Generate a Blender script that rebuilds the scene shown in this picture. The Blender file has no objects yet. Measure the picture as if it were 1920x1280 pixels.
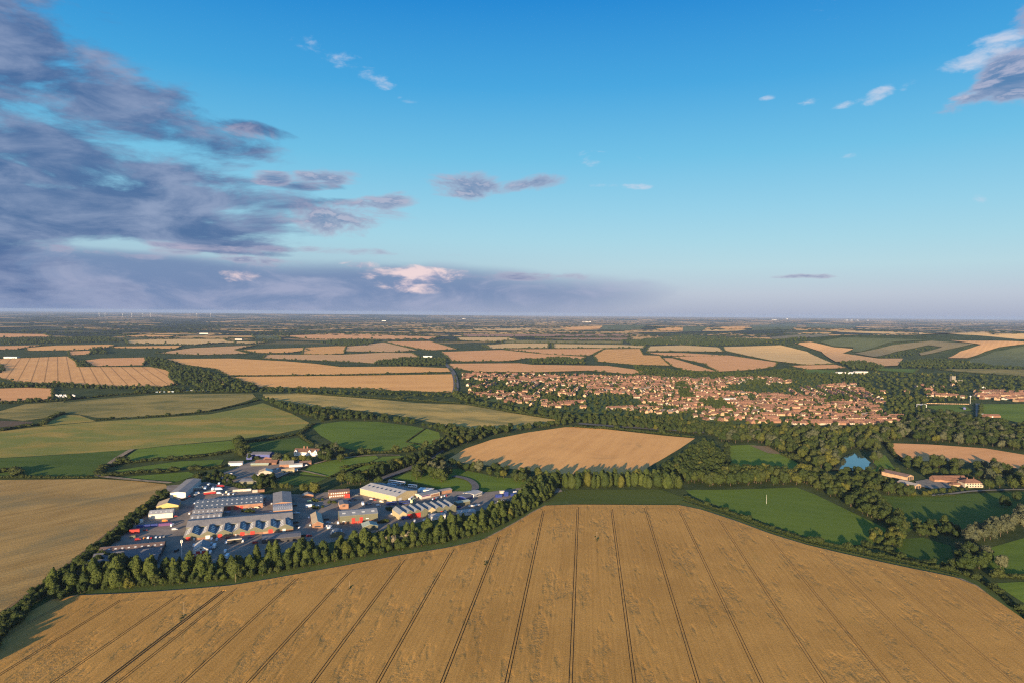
import bpy, math, random
import numpy as np
from mathutils import Vector, Matrix
from mathutils.geometry import delaunay_2d_cdt
rnd = random.Random(7); R = np.random.RandomState(11)
sc = bpy.context.scene
COL = sc.collection

# ------------------------------------------------------------------ camera, sky, sun, exposure
CAM_H = 220.0; FOC = 1280.0
PITCH = math.atan(53/1280); ROLL = math.radians(0.48)
cam_d = bpy.data.cameras.new('camera'); cam = bpy.data.objects.new('camera', cam_d); COL.objects.link(cam)
cam_d.lens = 24.0; cam_d.sensor_width = 36.0; cam_d.clip_start = 1.0; cam_d.clip_end = 200000.0
cam.matrix_world = Matrix.Translation((0, 0, CAM_H)) @ Matrix.Rotation(math.pi/2-PITCH, 4, 'X') @ Matrix.Rotation(ROLL, 4, 'Z')
sc.camera = cam

SUN_AZ = math.radians(17.0)      # direction the shadows run, clockwise from +Y
SUN_EL = math.radians(8.6)
sd = bpy.data.lights.new('sun', 'SUN'); sd.energy = 5.0; sd.angle = math.radians(0.6); sd.color = (1.0, 0.72, 0.44)
so = bpy.data.objects.new('sun', sd); COL.objects.link(so)
to_sun = Vector((-math.sin(SUN_AZ)*math.cos(SUN_EL), -math.cos(SUN_AZ)*math.cos(SUN_EL), math.sin(SUN_EL)))
so.rotation_euler = to_sun.to_track_quat('Z', 'Y').to_euler(); so.location = (0, 0, 900)
sc.view_settings.view_transform = 'Standard'; sc.view_settings.look = 'None'
sc.view_settings.gamma = 1.0; sc.view_settings.use_curve_mapping = False
EXPO = 1.4
sc.view_settings.exposure = EXPO
sc.cycles.use_denoising = False
sc.cycles.pixel_filter_type = 'BLACKMAN_HARRIS'; sc.cycles.filter_width = 1.2
try: sc.cycles.denoiser = 'OPENIMAGEDENOISE'
except Exception: pass
sc.cycles.max_bounces = 5; sc.cycles.diffuse_bounces = 2; sc.cycles.glossy_bounces = 2
sc.cycles.transmission_bounces = 2; sc.cycles.volume_bounces = 1; sc.cycles.transparent_max_bounces = 6
sc.cycles.use_adaptive_sampling = True; sc.cycles.adaptive_threshold = 0.01

def lin(r, g, b):
    f = lambda c: (c/12.92 if c <= .04045 else ((c+.055)/1.055)**2.4)
    return (f(r/255), f(g/255), f(b/255), 1.0)

class NT:
    def __init__(s, tree): s.t = tree
    def new(s, ty, **kw):
        n = s.t.nodes.new(ty)
        for k, v in kw.items(): setattr(n, k, v)
        return n
    def put(s, sock, v):
        if isinstance(v, bpy.types.NodeSocket): s.t.links.new(v, sock)
        elif v is not None: sock.default_value = v
    def m(s, op, a, b=None, c=None, clamp=False):
        n = s.new('ShaderNodeMath', operation=op, use_clamp=clamp)
        s.put(n.inputs[0], a); s.put(n.inputs[1], b)
        if c is not None: s.put(n.inputs[2], c)
        return n.outputs[0]
    def noise(s, vec, scale, detail=2.0, rough=.5, dist=0.0):
        n = s.new('ShaderNodeTexNoise'); s.put(n.inputs['Vector'], vec); n.inputs['Scale'].default_value = scale
        n.inputs['Detail'].default_value = detail; n.inputs['Roughness'].default_value = rough; n.inputs['Distortion'].default_value = dist
        return n.outputs[0]
    def mix(s, f, a, b):
        n = s.new('ShaderNodeMix', data_type='RGBA'); s.put(n.inputs[0], f); s.put(n.inputs[6], a); s.put(n.inputs[7], b)
        return n.outputs[2]
    def xyz(s, x, y, z=0.0):
        n = s.new('ShaderNodeCombineXYZ'); s.put(n.inputs[0], x); s.put(n.inputs[1], y); s.put(n.inputs[2], z); return n.outputs[0]
    def sep(s, v):
        n = s.new('ShaderNodeSeparateXYZ'); s.put(n.inputs[0], v); return n.outputs
    def step(s, v, a, b, c=0.0, d=1.0, kind='SMOOTHSTEP'):
        n = s.new('ShaderNodeMapRange', interpolation_type=kind); s.put(n.inputs[0], v)
        for i, q in enumerate((a, b, c, d)): s.put(n.inputs[i+1], q)
        return n.outputs[0]
    def ramp(s, f, stops, kind='LINEAR'):
        n = s.new('ShaderNodeValToRGB'); n.color_ramp.interpolation = kind; e = n.color_ramp.elements
        while len(e) < len(stops): e.new(0.5)
        for i, (p, c) in enumerate(stops): e[i].position = p; e[i].color = c
        s.put(n.inputs[0], f); return n.outputs[0]

# ---- world: Nishita sky graded by elevation, with clouds laid out by azimuth and elevation
W = bpy.data.worlds.new("World"); sc.world = W; W.use_nodes = True
for n_ in list(W.node_tree.nodes): W.node_tree.nodes.remove(n_)
w = NT(W.node_tree)
wout = w.new('ShaderNodeOutputWorld'); bg = w.new('ShaderNodeBackground'); w.put(wout.inputs[0], bg.outputs[0])
SKY_STR = 0.12
bg.inputs[1].default_value = SKY_STR
sky = w.new('ShaderNodeTexSky', sky_type='NISHITA'); sky.sun_disc = False
sky.sun_elevation = SUN_EL; sky.sun_rotation = SUN_AZ + math.pi; sky.altitude = 200; sky.air_density = 1.0; sky.dust_density = 0.6; sky.ozone_density = 2.5
dx, dy, dz = w.sep(w.new('ShaderNodeTexCoord').outputs['Generated'])
az = w.m('ARCTAN2', dx, dy); el = w.m('ARCSINE', dz)
GAIN = 1.0/(SKY_STR*2**EXPO)
elp = w.m('DIVIDE', w.m('MAXIMUM', el, 0.0), 1.5708)
def SC(r, g, b, k=1.0):
    c = lin(r, g, b); return (c[0]*k, c[1]*k, c[2]*k, 1)
grad = w.ramp(elp, [(0.0, SC(160, 170, 198)), (0.018, SC(180, 190, 211)), (0.043, SC(176, 207, 220)), (0.065, SC(162, 207, 223)),
                    (0.092, SC(144, 202, 225)), (0.14, SC(106, 188, 224)), (0.2, SC(60, 162, 219)), (0.27, SC(8, 132, 208)), (0.45, SC(8, 100, 180)), (1.0, SC(8, 72, 140))])
def px2ae(px, py):
    x = px-960; y = -(py-640); c, s_ = math.cos(ROLL), math.sin(ROLL); x, y = x*c-y*s_, x*s_+y*c
    cp, sp = math.cos(PITCH), math.sin(PITCH); d = Vector((x, FOC*cp+y*sp, -FOC*sp+y*cp)).normalized()
    return math.atan2(d.x, d.y), math.asin(d.z)
# warp the cloud coordinates a little so their outlines fray
nco = w.xyz(w.m('MULTIPLY', az, 5.0), w.m('MULTIPLY', el, 15.0), 0.0)
def blobs(lst, az_, el_):
    tot = None
    for (px, py, rx, ry, tilt, k) in lst:
        a0, e0 = px2ae(px, py); rx_, ry_ = rx/FOC*.85, ry/FOC
        ct, st = math.cos(math.radians(tilt)), math.sin(math.radians(tilt))
        da = w.m('SUBTRACT', az_, a0); de = w.m('SUBTRACT', el_, e0)
        u = w.m('MULTIPLY_ADD', da, ct/rx_, w.m('MULTIPLY', de, st/rx_))
        v = w.m('MULTIPLY_ADD', da, -st/ry_, w.m('MULTIPLY', de, ct/ry_))
        r2 = w.m('ADD', w.m('MULTIPLY', u, u), w.m('MULTIPLY', v, v))
        val = w.m('MULTIPLY', w.m('SUBTRACT', 1.0, r2), k)
        tot = val if tot is None else w.m('SMOOTH_MAX', tot, val, 0.25)
    return tot
n1 = w.noise(nco, 1.0, 9.0, .62, .35)
n2 = w.noise(w.xyz(w.m('MULTIPLY', az, 9.0), w.m('MULTIPLY', el, 26.0), 7.3), 1.0, 8.0, .6, .4)
n3 = w.noise(w.xyz(w.m('MULTIPLY', az, 24.0), w.m('MULTIPLY', el, 60.0), 3.1), 1.0, 6.0, .6, .3)
big = blobs([(30, 110, 330, 85, -16, 1.0), (170, 180, 330, 75, -14, 1.0), (60, 300, 380, 90, -4, 1.0), (330, 325, 190, 26, -2, 1.0),
             (200, 390, 420, 70, -1, 1.05), (380, 378, 250, 36, 3, 1.0), (400, 455, 190, 14, -4, .8), (60, 400, 250, 60, 0, 1.0),
             (-250, 250, 420, 330, 0, 1.1), (540, 384, 150, 15, 4, .85), (560, 350, 90, 9, 2, .6), (380, 465, 200, 8, -3, .8), (430, 430, 180, 16, 2, .8), (450, 235, 90, 14, -8, .6), (300, 250, 170, 20, -8, .9)], az, el)
mid = blobs([(510, 336, 46, 14, 0, .8), (615, 340, 75, 20, 5, .75), (640, 408, 135, 32, -2, .95), (715, 378, 85, 16, 8, .7), (880, 352, 105, 34, -3, .9), (990, 345, 90, 15, 6, .7),
             (420, 228, 110, 14, -8, .55), (470, 252, 60, 9, 0, .5), (540, 470, 260, 7, 0, .4), (1900, 140, 60, 48, 20, 1.0), (1960, 110, 70, 80, 0, 1.1), (1850, 170, 70, 16, 22, .6),
             (1490, 519, 75, 4, 0, .5), (1330, 524, 28, 4, 0, .5), (960, 519, 150, 10, 0, .7), (210, 478, 130, 9, -3, .7), (470, 490, 200, 10, -4, .6)], az, el)
wisp = blobs([(1165, 350, 95, 7, -3, .9), (1645, 178, 38, 13, 18, .9), (1600, 192, 45, 7, 12, .7), (1515, 190, 22, 7, 5, .7), (1440, 184, 16, 5, 5, .5), (1705, 158, 22, 8, 20, .6),
              (1860, 92, 90, 22, 14, 1.0), (1800, 185, 40, 8, 15, .6), (570, 92, 40, 9, -10, .35), (660, 125, 110, 16, -22, .38), (1130, 297, 70, 12, 0, .25), (1555, 14, 30, 16, 0, .3), (1840, 372, 14, 9, 0, .5), (1595, 296, 18, 7, 0, .25)], az, el)
cumu = blobs([(672, 497, 42, 8, 0, .9), (790, 515, 85, 20, -4, 1.0), (770, 535, 70, 16, 0, .8), (455, 518, 40, 10, 0, .6), (700, 512, 60, 10, 0, .6), (860, 512, 40, 8, 0, .6)], az, el)
bank = blobs([(200, 535, 900, 58, 0, 1.0), (720, 540, 480, 52, 0, 1.0), (950, 552, 400, 42, 0, .7), (250, 500, 420, 30, -2, 1.0)], az, el)
# clouds of the same kind go on around the rest of the sky, outside what this azimuth range holds
far_side = w.m('MULTIPLY', w.step(w.m('ABSOLUTE', az), 0.9, 1.5), w.step(w.noise(w.xyz(w.m('DIVIDE', dx, w.m('ADD', dz, .12)), w.m('DIVIDE', dy, w.m('ADD', dz, .12)), 1.0), .7, 7.0, .6, .3), .52, .68))
dens_big = w.step(w.m('ADD', w.m('ADD', big, -.08), w.m('ADD', w.m('MULTIPLY', w.m('SUBTRACT', n1, .5), 3.2), w.m('MULTIPLY', w.m('SUBTRACT', n2, .5), 1.9))), -.05, .75)
dens_mid = w.step(w.m('ADD', mid, w.m('MULTIPLY', w.m('SUBTRACT', n2, .5), 4.6)), 0.0, .9, 0.0, .9)
dens_wis = w.step(w.m('ADD', wisp, w.m('MULTIPLY', w.m('SUBTRACT', n3, .5), 3.4)), 0.15, 1.4, 0.0, .85)
dens_cum = w.step(w.m('ADD', cumu, w.m('MULTIPLY', w.m('SUBTRACT', n3, .5), 3.4)), 0.0, 1.1)
dens_ban = w.step(w.m('ADD', bank, w.m('MULTIPLY', w.m('SUBTRACT', n2, .5), .9)), -.1, .8, 0.0, .88)
# lit rims: thin parts of a cloud pass more light than its middle
body = w.m('ADD', w.m('MULTIPLY', w.m('SUBTRACT', n2, .5), 2.6), w.m('MULTIPLY', w.m('SUBTRACT', n1, .5), -1.1))
c_big = w.mix(w.step(body, -.4, .6), SC(74, 104, 152), SC(144, 158, 190))
thin = w.step(w.m('ADD', mid, w.m('MULTIPLY', w.m('SUBTRACT', n2, .52), 4.2)), .2, 1.3, 1.0, 0.0)
n2u = w.noise(w.xyz(w.m('MULTIPLY', az, 9.0), w.m('MULTIPLY', w.m('ADD', el, .008), 26.0), 7.3), 1.0, 8.0, .6, .4)
toplit = w.step(w.m('SUBTRACT', n2, n2u), -.02, .09)
c_mid = w.mix(w.m('MULTIPLY', w.m('MAXIMUM', thin, toplit), .75), SC(88, 118, 164), SC(196, 188, 206))
c_ban = w.mix(w.step(n2, .38, .66), SC(112, 136, 176), SC(160, 168, 197))
skyc = w.mix(0.88, w.mix(0.5, sky.outputs[0], sky.outputs[0]), w.mix(1.0, grad, grad))
def scaled(col, k):
    n = w.new('ShaderNodeVectorMath', operation='SCALE'); w.put(n.inputs[0], col); n.inputs[3].default_value = k; return n.outputs[0]
gradK = scaled(grad, GAIN)
# towards the low sun the plain physical sky takes over
sunside = w.m('MULTIPLY_ADD', dx, -math.sin(SUN_AZ), w.m('MULTIPLY', dy, -math.cos(SUN_AZ)))
skyc = w.mix(w.step(sunside, -.35, .55, .94, .12), sky.outputs[0], gradK)
haze_l = w.m('MULTIPLY', w.step(az, .35, -.55), w.step(el, .12, 0.0, 0.0, .7))
skyc = w.mix(haze_l, skyc, scaled(w.mix(0.0, SC(118, 138, 180), SC(118, 138, 180)), GAIN))
skyc = w.mix(w.m('MULTIPLY', dens_ban, w.step(el, .0, .03, .75, 1.0)), skyc, scaled(c_ban, GAIN))
skyc = w.mix(dens_cum, skyc, scaled(w.mix(w.step(n3, .36, .62), SC(172, 170, 196), SC(238, 216, 218)), GAIN))
skyc = w.mix(w.m('MULTIPLY', dens_big, .93), skyc, scaled(c_big, GAIN))
skyc = w.mix(w.m('MULTIPLY', dens_mid, .9), skyc, scaled(c_mid, GAIN))
skyc = w.mix(dens_wis, skyc, scaled(w.mix(0.0, SC(206, 214, 232), SC(206, 214, 232)), GAIN))
skyc = w.mix(w.m('MULTIPLY', far_side, .8), skyc, scaled(w.mix(n2, SC(96, 112, 160), SC(165, 165, 195)), GAIN))
w.put(bg.inputs[0], skyc)

# ------------------------------------------------------------------ helpers
def tag(o, label=None, cat=None, group=None, kind=None):
    if label: o['label'] = label
    if cat: o['category'] = cat
    if group: o['group'] = group
    if kind: o['kind'] = kind
    return o
def link(o, parent=None):
    COL.objects.link(o)
    if parent is not None: o.parent = parent
    return o
def empty(name, loc=(0, 0, 0), rz=0.0):
    o = bpy.data.objects.new(name, None); o.empty_display_size = .5; link(o); o.location = loc; o.rotation_euler = (0, 0, rz); return o
class MB:
    """collects polygons, builds one mesh"""
    def __init__(s): s.v = []; s.f = []; s.mi = []
    def poly(s, pts, mi=0):
        b = len(s.v); s.v += [tuple(p) for p in pts]; s.f.append(tuple(range(b, b+len(pts)))); s.mi.append(mi)
    def box(s, x0, x1, y0, y1, z0, z1, mi=0):
        b = len(s.v); s.v += [(x, y, z) for z in (z0, z1) for x, y in ((x0, y0), (x1, y0), (x1, y1), (x0, y1))]
        for q in ((3, 2, 1, 0), (4, 5, 6, 7), (0, 1, 5, 4), (1, 2, 6, 5), (2, 3, 7, 6), (3, 0, 4, 7)):
            s.f.append(tuple(b+i for i in q)); s.mi.append(mi)
    def prism(s, prof, a0, a1, axis='y', mi=0):
        """extrude a profile of (h, z) along an axis"""
        n = len(prof); b = len(s.v)
        for a in (a0, a1):
            for h, z in prof: s.v.append((h, a, z) if axis == 'y' else (a, h, z))
        s.f.append(tuple(range(b, b+n))); s.f.append(tuple(range(b+2*n-1, b+n-1, -1))); s.mi += [mi, mi]
        for i in range(n):
            j = (i+1) % n; s.f.append((b+i, b+j, b+n+j, b+n+i)); s.mi.append(mi)
    def tube(s, p0, p1, r0, r1, n=8, mi=0):
        p0 = Vector(p0); p1 = Vector(p1); d = (p1-p0).normalized(); q = d.to_track_quat('Z', 'Y'); b = len(s.v)
        for p, r in ((p0, r0), (p1, r1)):
            for i in range(n):
                a = 2*math.pi*i/n; s.v.append(tuple(p + q @ Vector((r*math.cos(a), r*math.sin(a), 0))))
        for i in range(n):
            j = (i+1) % n; s.f.append((b+i, b+j, b+n+j, b+n+i)); s.mi.append(mi)
        s.f.append(tuple(b+i for i in reversed(range(n)))); s.f.append(tuple(b+n+i for i in range(n))); s.mi += [mi, mi]
    def mesh(s, name, mats):
        me = bpy.data.meshes.new(name); me.from_pydata(s.v, [], s.f)
        for m_ in (mats if isinstance(mats, (list, tuple)) else [mats]): me.materials.append(m_)
        if any(s.mi): me.polygons.foreach_set('material_index', s.mi)
        me.update(); return me
    def build(s, name, mats, parent=None, loc=None):
        o = link(bpy.data.objects.new(name, s.mesh(name, mats)), parent)
        if loc is not None: o.location = loc
        return o
def copy_tree(o, parent=None):
    c = o.copy(); COL.objects.link(c); c.parent = parent
    for ch in o.children: copy_tree(ch, c)
    return c

# terrain: flat farmland, chalk hills to the right, a low ridge on the horizon
def flat_at(px, py, z=0.0):
    x = px-960; y = -(py-640); c, s_ = math.cos(ROLL), math.sin(ROLL); x, y = x*c-y*s_, x*s_+y*c
    cp, sp = math.cos(PITCH), math.sin(PITCH); r = (x, FOC*cp+y*sp, -FOC*sp+y*cp)
    if r[2] > -1e-3: r = (r[0], r[1], -1e-3)
    t = (z-CAM_H)/r[2]; return r[0]*t, r[1]*t, r
HILLS = []
for (px, py, amp, rx, ry) in ((1590, 655, 80, 560, 520), (1790, 652, 92, 700, 600), (1960, 668, 85, 460, 430), (1900, 640, 80, 900, 700), (1500, 622, 55, 1500, 1300), (1180, 616, 45, 1200, 1200)):
    hx, hy, _ = flat_at(px, py); HILLS.append((hx, hy, amp, rx, ry))
HILLS += [(-9000, 30000, 95, 9000, 3500), (-3000, 34000, 60, 5000, 3000), (9000, 26000, 45, 8000, 3000)]
def hz(x, y):
    z = 0.0
    for (hx, hy, a, rx, ry) in HILLS: z = z + a*np.exp(-(((x-hx)/rx)**2+((y-hy)/ry)**2))
    return z
def at(px, py):
    """the ground point seen at a spot of the photograph"""
    x, y, r = flat_at(px, py)
    if y < 2600: return x, y
    lo, hi = 0.4, 1.0; tt = (0-CAM_H)/r[2]
    prev = .3
    for i in range(1, 61):
        t = .3+.72*i/60; p = (r[0]*tt*t, r[1]*tt*t, CAM_H+r[2]*tt*t)
        if p[2] < hz(p[0], p[1]):
            lo, hi = prev, t
            for _ in range(18):
                mid_ = (lo+hi)/2; p = (r[0]*tt*mid_, r[1]*tt*mid_, CAM_H+r[2]*tt*mid_)
                if p[2] < hz(p[0], p[1]): hi = mid_
                else: lo = mid_
            return p[0], p[1]
        prev = t
    return x, y
def inside(px, py, poly):
    """vectorised point in polygon"""
    px = np.asarray(px); py = np.asarray(py); c = np.zeros(px.shape, bool); n = len(poly)
    for i in range(n):
        x0, y0 = poly[i]; x1, y1 = poly[(i+1) % n]
        if y0 == y1: continue
        t = ((y0 > py) != (y1 > py)) & (px < (x1-x0)*(py-y0)/(y1-y0)+x0); c ^= t
    return c
def sheet(name, poly, mat, off, kind='structure', cell=None, parent=None):
    """a ground sheet draped over the terrain"""
    vs = []
    for i in range(len(poly)):
        a, b = poly[i], poly[(i+1) % len(poly)]; d = math.hypot(b[0]-a[0], b[1]-a[1]); n = max(1, int(d/cell)) if cell else 1
        for k in range(n): vs.append((a[0]+(b[0]-a[0])*k/n, a[1]+(b[1]-a[1])*k/n))
    nb = len(vs); edges = [(i, (i+1) % nb) for i in range(nb)]
    if cell:
        xs = [p[0] for p in poly]; ys = [p[1] for p in poly]
        gx, gy = np.meshgrid(np.arange(min(xs), max(xs), cell), np.arange(min(ys), max(ys), cell)); gx = gx.ravel(); gy = gy.ravel()
        k = inside(gx, gy, poly); vs += list(zip(gx[k].tolist(), gy[k].tolist()))
    v2, _, f, *_r = delaunay_2d_cdt([Vector(p) for p in vs], edges, [], 1, 1e-3)
    V = [(p.x, p.y, float(hz(p.x, p.y))+off) for p in v2]
    me = bpy.data.meshes.new(name); me.from_pydata(V, [], [tuple(q) for q in f]); me.materials.append(mat); me.update()
    for p in me.polygons: p.use_smooth = True
    o = link(bpy.data.objects.new(name, me), parent)
    if kind: o['kind'] = kind
    return o
def ribbon(pts, wd):
    """closed polygon round a polyline, wd metres wide"""
    P = [Vector(p) for p in pts]; L_, R_ = [], []
    for i, p in enumerate(P):
        d = ((P[min(i+1, len(P)-1)]-P[max(i-1, 0)])).normalized(); n = Vector((-d.y, d.x))*wd/2
        L_.append(tuple(p+n)); R_.append(tuple(p-n))
    return L_+R_[::-1]
def smooth_line(pts, it=2):
    for _ in range(it):
        q = [pts[0]]
        for a, b in zip(pts, pts[1:]):
            q += [(a[0]*.75+b[0]*.25, a[1]*.75+b[1]*.25), (a[0]*.25+b[0]*.75, a[1]*.25+b[1]*.75)]
        pts = q+[pts[-1]]
    return pts
def strip(name, pxs, wd, mat, off, smooth=2):
    return sheet(name, ribbon(smooth_line([at(*p) for p in pxs], smooth), wd), mat, off)

# ------------------------------------------------------------------ materials
def new_mat(name):
    m_ = bpy.data.materials.new(name); m_.use_nodes = True; t = m_.node_tree
    for n in list(t.nodes): t.nodes.remove(n)
    q = NT(t); out = q.new('ShaderNodeOutputMaterial'); b = q.new('ShaderNodeBsdfPrincipled'); q.put(out.inputs[0], b.outputs[0])
    b.inputs['Specular IOR Level'].default_value = .2
    return m_, q, b
def plain(name, col, rough=.7, var=.12, metal=0.0, scale=.6, spec=.3):
    m_, q, b = new_mat(name); tc = q.new('ShaderNodeTexCoord').outputs['Object']
    n = q.noise(tc, scale, 4.0, .6)
    c = (*col[:3], 1); d = tuple(max(0, x*(1-var*2)) for x in col[:3])+(1,)
    q.put(b.inputs['Base Color'], q.mix(q.step(n, .35, .68), d, c)); b.inputs['Roughness'].default_value = rough
    b.inputs['Metallic'].default_value = metal; b.inputs['Specular IOR Level'].default_value = spec
    return m_
def roof_mat(name, col, col2, ang_axis=0, pitch=1.1, rough=.55):
    """profiled sheets: seams, weather streaks"""
    m_, q, b = new_mat(name); tc = q.new('ShaderNodeTexCoord').outputs['Object']; x, y, z = q.sep(tc)
    a, c = (x, y) if ang_axis == 0 else (y, x)
    seam = q.step(q.m('PINGPONG', a, pitch/2), 0.0, .14, .72, 1.0)
    st = q.noise(q.xyz(q.m('MULTIPLY', a, 1.6), q.m('MULTIPLY', c, .12), z), 1.0, 4.0, .65)
    bl = q.noise(tc, .12, 4.0, .6)
    col_ = q.mix(q.step(q.m('ADD', q.m('MULTIPLY', st, .6), q.m('MULTIPLY', bl, .4)), .36, .64), (*col2, 1), (*col, 1))
    v = q.new('ShaderNodeVectorMath', operation='SCALE'); q.put(v.inputs[0], col_); q.put(v.inputs[3], seam)
    q.put(b.inputs['Base Color'], v.outputs[0]); b.inputs['Roughness'].default_value = rough
    bp = q.new('ShaderNodeBump'); bp.inputs['Strength'].default_value = .5; bp.inputs['Distance'].default_value = .1
    q.put(bp.inputs['Height'], q.m('PINGPONG', a, .25)); q.put(b.inputs['Normal'], bp.outputs[0])
    return m_
def brick_mat(name, col, col2):
    m_, q, b = new_mat(name); tc = q.new('ShaderNodeTexCoord').outputs['Object']
    n = q.noise(tc, 2.2, 4.0, .7); n_b = q.noise(tc, .25, 2.0)
    info = q.new('ShaderNodeObjectInfo')
    c = q.mix(q.step(q.m('ADD', q.m('MULTIPLY', n, .5), q.m('MULTIPLY', n_b, .5)), .38, .62), (*col2, 1), (*col, 1))
    v = q.new('ShaderNodeVectorMath', operation='SCALE'); q.put(v.inputs[0], c); q.put(v.inputs[3], q.step(info.outputs['Random'], 0, 1, .72, 1.2, 'LINEAR'))
    q.put(b.inputs['Base Color'], v.outputs[0]); b.inputs['Roughness'].default_value = .85
    return m_
def leaf_mat(name, dark, light, yellow=None, rndw=.55, nsc=.12):
    m_, q, b = new_mat(name); pos = q.new('ShaderNodeNewGeometry').outputs['Position']; info = q.new('ShaderNodeObjectInfo')
    n = q.noise(pos, nsc, 3.0, .6); nf = q.noise(pos, 1.3, 2.0, .6)
    f = q.m('ADD', q.m('MULTIPLY', info.outputs['Random'], rndw), q.m('ADD', q.m('MULTIPLY', n, .35), q.m('MULTIPLY', nf, .3)))
    c = q.mix(q.step(f, .2, 1.0, 0, 1, 'LINEAR'), (*dark, 1), (*light, 1))
    if yellow is not None:
        c = q.mix(q.step(q.m('FRACT', q.m('MULTIPLY', info.outputs['Random'], 7.31)), .9, .97), c, (*yellow, 1))
    q.put(b.inputs['Base Color'], c); b.inputs['Roughness'].default_value = .75; b.inputs['Specular IOR Level'].default_value = .15
    tr = q.new('ShaderNodeBsdfTranslucent'); q.put(tr.inputs[0], c); mx = q.new('ShaderNodeMixShader'); mx.inputs[0].default_value = .22
    q.put(mx.inputs[1], b.outputs[0]); q.put(mx.inputs[2], tr.outputs[0])
    q.put([n_ for n_ in q.t.nodes if n_.type == 'OUTPUT_MATERIAL'][0].inputs[0], mx.outputs[0])
    return m_
def field_mat(name, c1, c2, ang=0.0, row=0.0, tram=0.0, tramw=1.4, patch=.004, stretch=4.0, green=None, fine=.5, seed=0.0, bump=.35, gthr=.62):
    """crop or grass: large soft patches, drill rows, tramlines at angle ang (degrees clockwise from +Y)"""
    m_, q, b = new_mat(name); pos = q.new('ShaderNodeNewGeometry').outputs['Position']; x, y, z = q.sep(pos)
    a = math.radians(ang); ca, sa = math.cos(a), math.sin(a)
    u = q.m('MULTIPLY_ADD', x, ca, q.m('MULTIPLY', y, -sa)); v = q.m('MULTIPLY_ADD', x, sa, q.m('MULTIPLY', y, ca))
    big_ = q.noise(q.xyz(q.m('MULTIPLY', u, patch*stretch), q.m('MULTIPLY', v, patch), seed), 1.0, 4.0, .6)
    soft = q.noise(q.xyz(x, y, seed), .011, 4.0, .62, .4)
    fi = q.noise(q.xyz(x, y, 0.0), fine, 3.0, .7)
    st = q.noise(q.xyz(q.m('MULTIPLY', u, .09), q.m('MULTIPLY', v, .004), seed), 1.0, 6.0, .75)
    f = q.m('ADD', q.m('ADD', q.m('MULTIPLY', big_, .28), q.m('MULTIPLY', soft, .25)), q.m('ADD', q.m('MULTIPLY', fi, .15), q.m('MULTIPLY', st, .36)))
    c = q.mix(q.step(f, .4, .62), (*c2, 1), (*c1, 1))
    if green is not None:
        gn = q.noise(q.xyz(q.m('MULTIPLY', u, .012), q.m('MULTIPLY', v, .006), seed+5), 1.0, 5.0, .65, .5)
        c = q.mix(q.step(gn, gthr-.1, gthr+.12, 0, .8), c, (*green, 1))
    k = q.step(q.m('SINE', q.m('MULTIPLY', u, 6.283/row)), -1, 1, .93, 1.03, 'LINEAR') if row else 1.0
    if tram:
        d = q.m('PINGPONG', u, tram/2); line = q.step(d, tramw*.5, tramw*.5+.5, .55, 1.0, 'LINEAR'); k = q.m('MULTIPLY', k, line)
    vm = q.new('ShaderNodeVectorMath', operation='SCALE'); q.put(vm.inputs[0], c); q.put(vm.inputs[3], k)
    q.put(b.inputs['Base Color'], vm.outputs[0]); b.inputs['Roughness'].default_value = .9; b.inputs['Specular IOR Level'].default_value = .1
    if bump:
        bp = q.new('ShaderNodeBump'); bp.inputs['Strength'].default_value = bump; bp.inputs['Distance'].default_value = .6
        q.put(bp.inputs['Height'], fi); q.put(b.inputs['Normal'], bp.outputs[0])
    return m_

M = {}
M['tarmac'] = plain('tarmac', (.26, .22, .175), .9, .16, scale=.06); M['road'] = plain('road_asphalt', (.13, .125, .12), .85, .15, scale=.2)
M['concrete'] = plain('concrete', (.22, .2, .16), .9, .15, scale=.15); M['track'] = plain('farm_track', (.34, .26, .16), .95, .25, scale=.15)
M['verge'] = field_mat('verge_grass', (.085, .115, .028), (.05, .08, .02), fine=.8, patch=.02)
M['white'] = plain('white_paint', (.55, .55, .54), .5, .06); M['cream'] = plain('cream_cladding', (.38, .32, .19), .6, .06)
M['yellow'] = plain('yellow_cladding', (.45, .35, .13), .6, .06); M['red'] = plain('red_paint', (.4, .04, .03), .5, .08)
M['green_clad'] = plain('olive_cladding', (.12, .125, .085), .6, .08); M['orange_brick'] = brick_mat('orange_brick', (.25, .14, .09), (.17, .095, .065))
M['brown_brick'] = brick_mat('brown_brick', (.3, .17, .11), (.22, .12, .08)); M['glass'] = plain('dark_glass', (.035, .045, .06), .15, .1, spec=.8)
M['darkmetal'] = plain('dark_metal', (.05, .05, .055), .6); M['steel'] = plain('galvanised_steel', (.45, .46, .46), .5, .1, .3)
M['skylight'] = plain('translucent_roof_sheet', (.62, .64, .6), .4, .08); M['wood'] = plain('weathered_wood', (.32, .25, .17), .85, .2)
M['r_grey'] = roof_mat('grey_roof_sheet', (.3, .285, .26), (.21, .2, .185)); M['r_blue'] = roof_mat('blue_roof_sheet', (.115, .15, .19), (.08, .105, .135))
M['r_bluegrey'] = roof_mat('blue_grey_roof_sheet', (.22, .245, .265), (.16, .18, .2)); M['r_dark'] = roof_mat('dark_roof_sheet', (.17, .17, .175), (.12, .12, .125))
M['r_white'] = roof_mat('white_roof_sheet', (.42, .42, .4), (.32, .32, .31)); M['r_green'] = roof_mat('pale_green_roof_sheet', (.36, .42, .34), (.28, .34, .28))
M['r_tan'] = roof_mat('tan_roof_sheet', (.42, .34, .22), (.33, .27, .18)); M['r_brown'] = roof_mat('brown_roof', (.19, .13, .1), (.13, .09, .075), pitch=.6)
M['t_brown'] = brick_mat('brown_roof_tile', (.15, .085, .06), (.1, .06, .045)); M['t_orange'] = brick_mat('terracotta_roof_tile', (.2, .108, .075), (.14, .078, .055))
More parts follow.
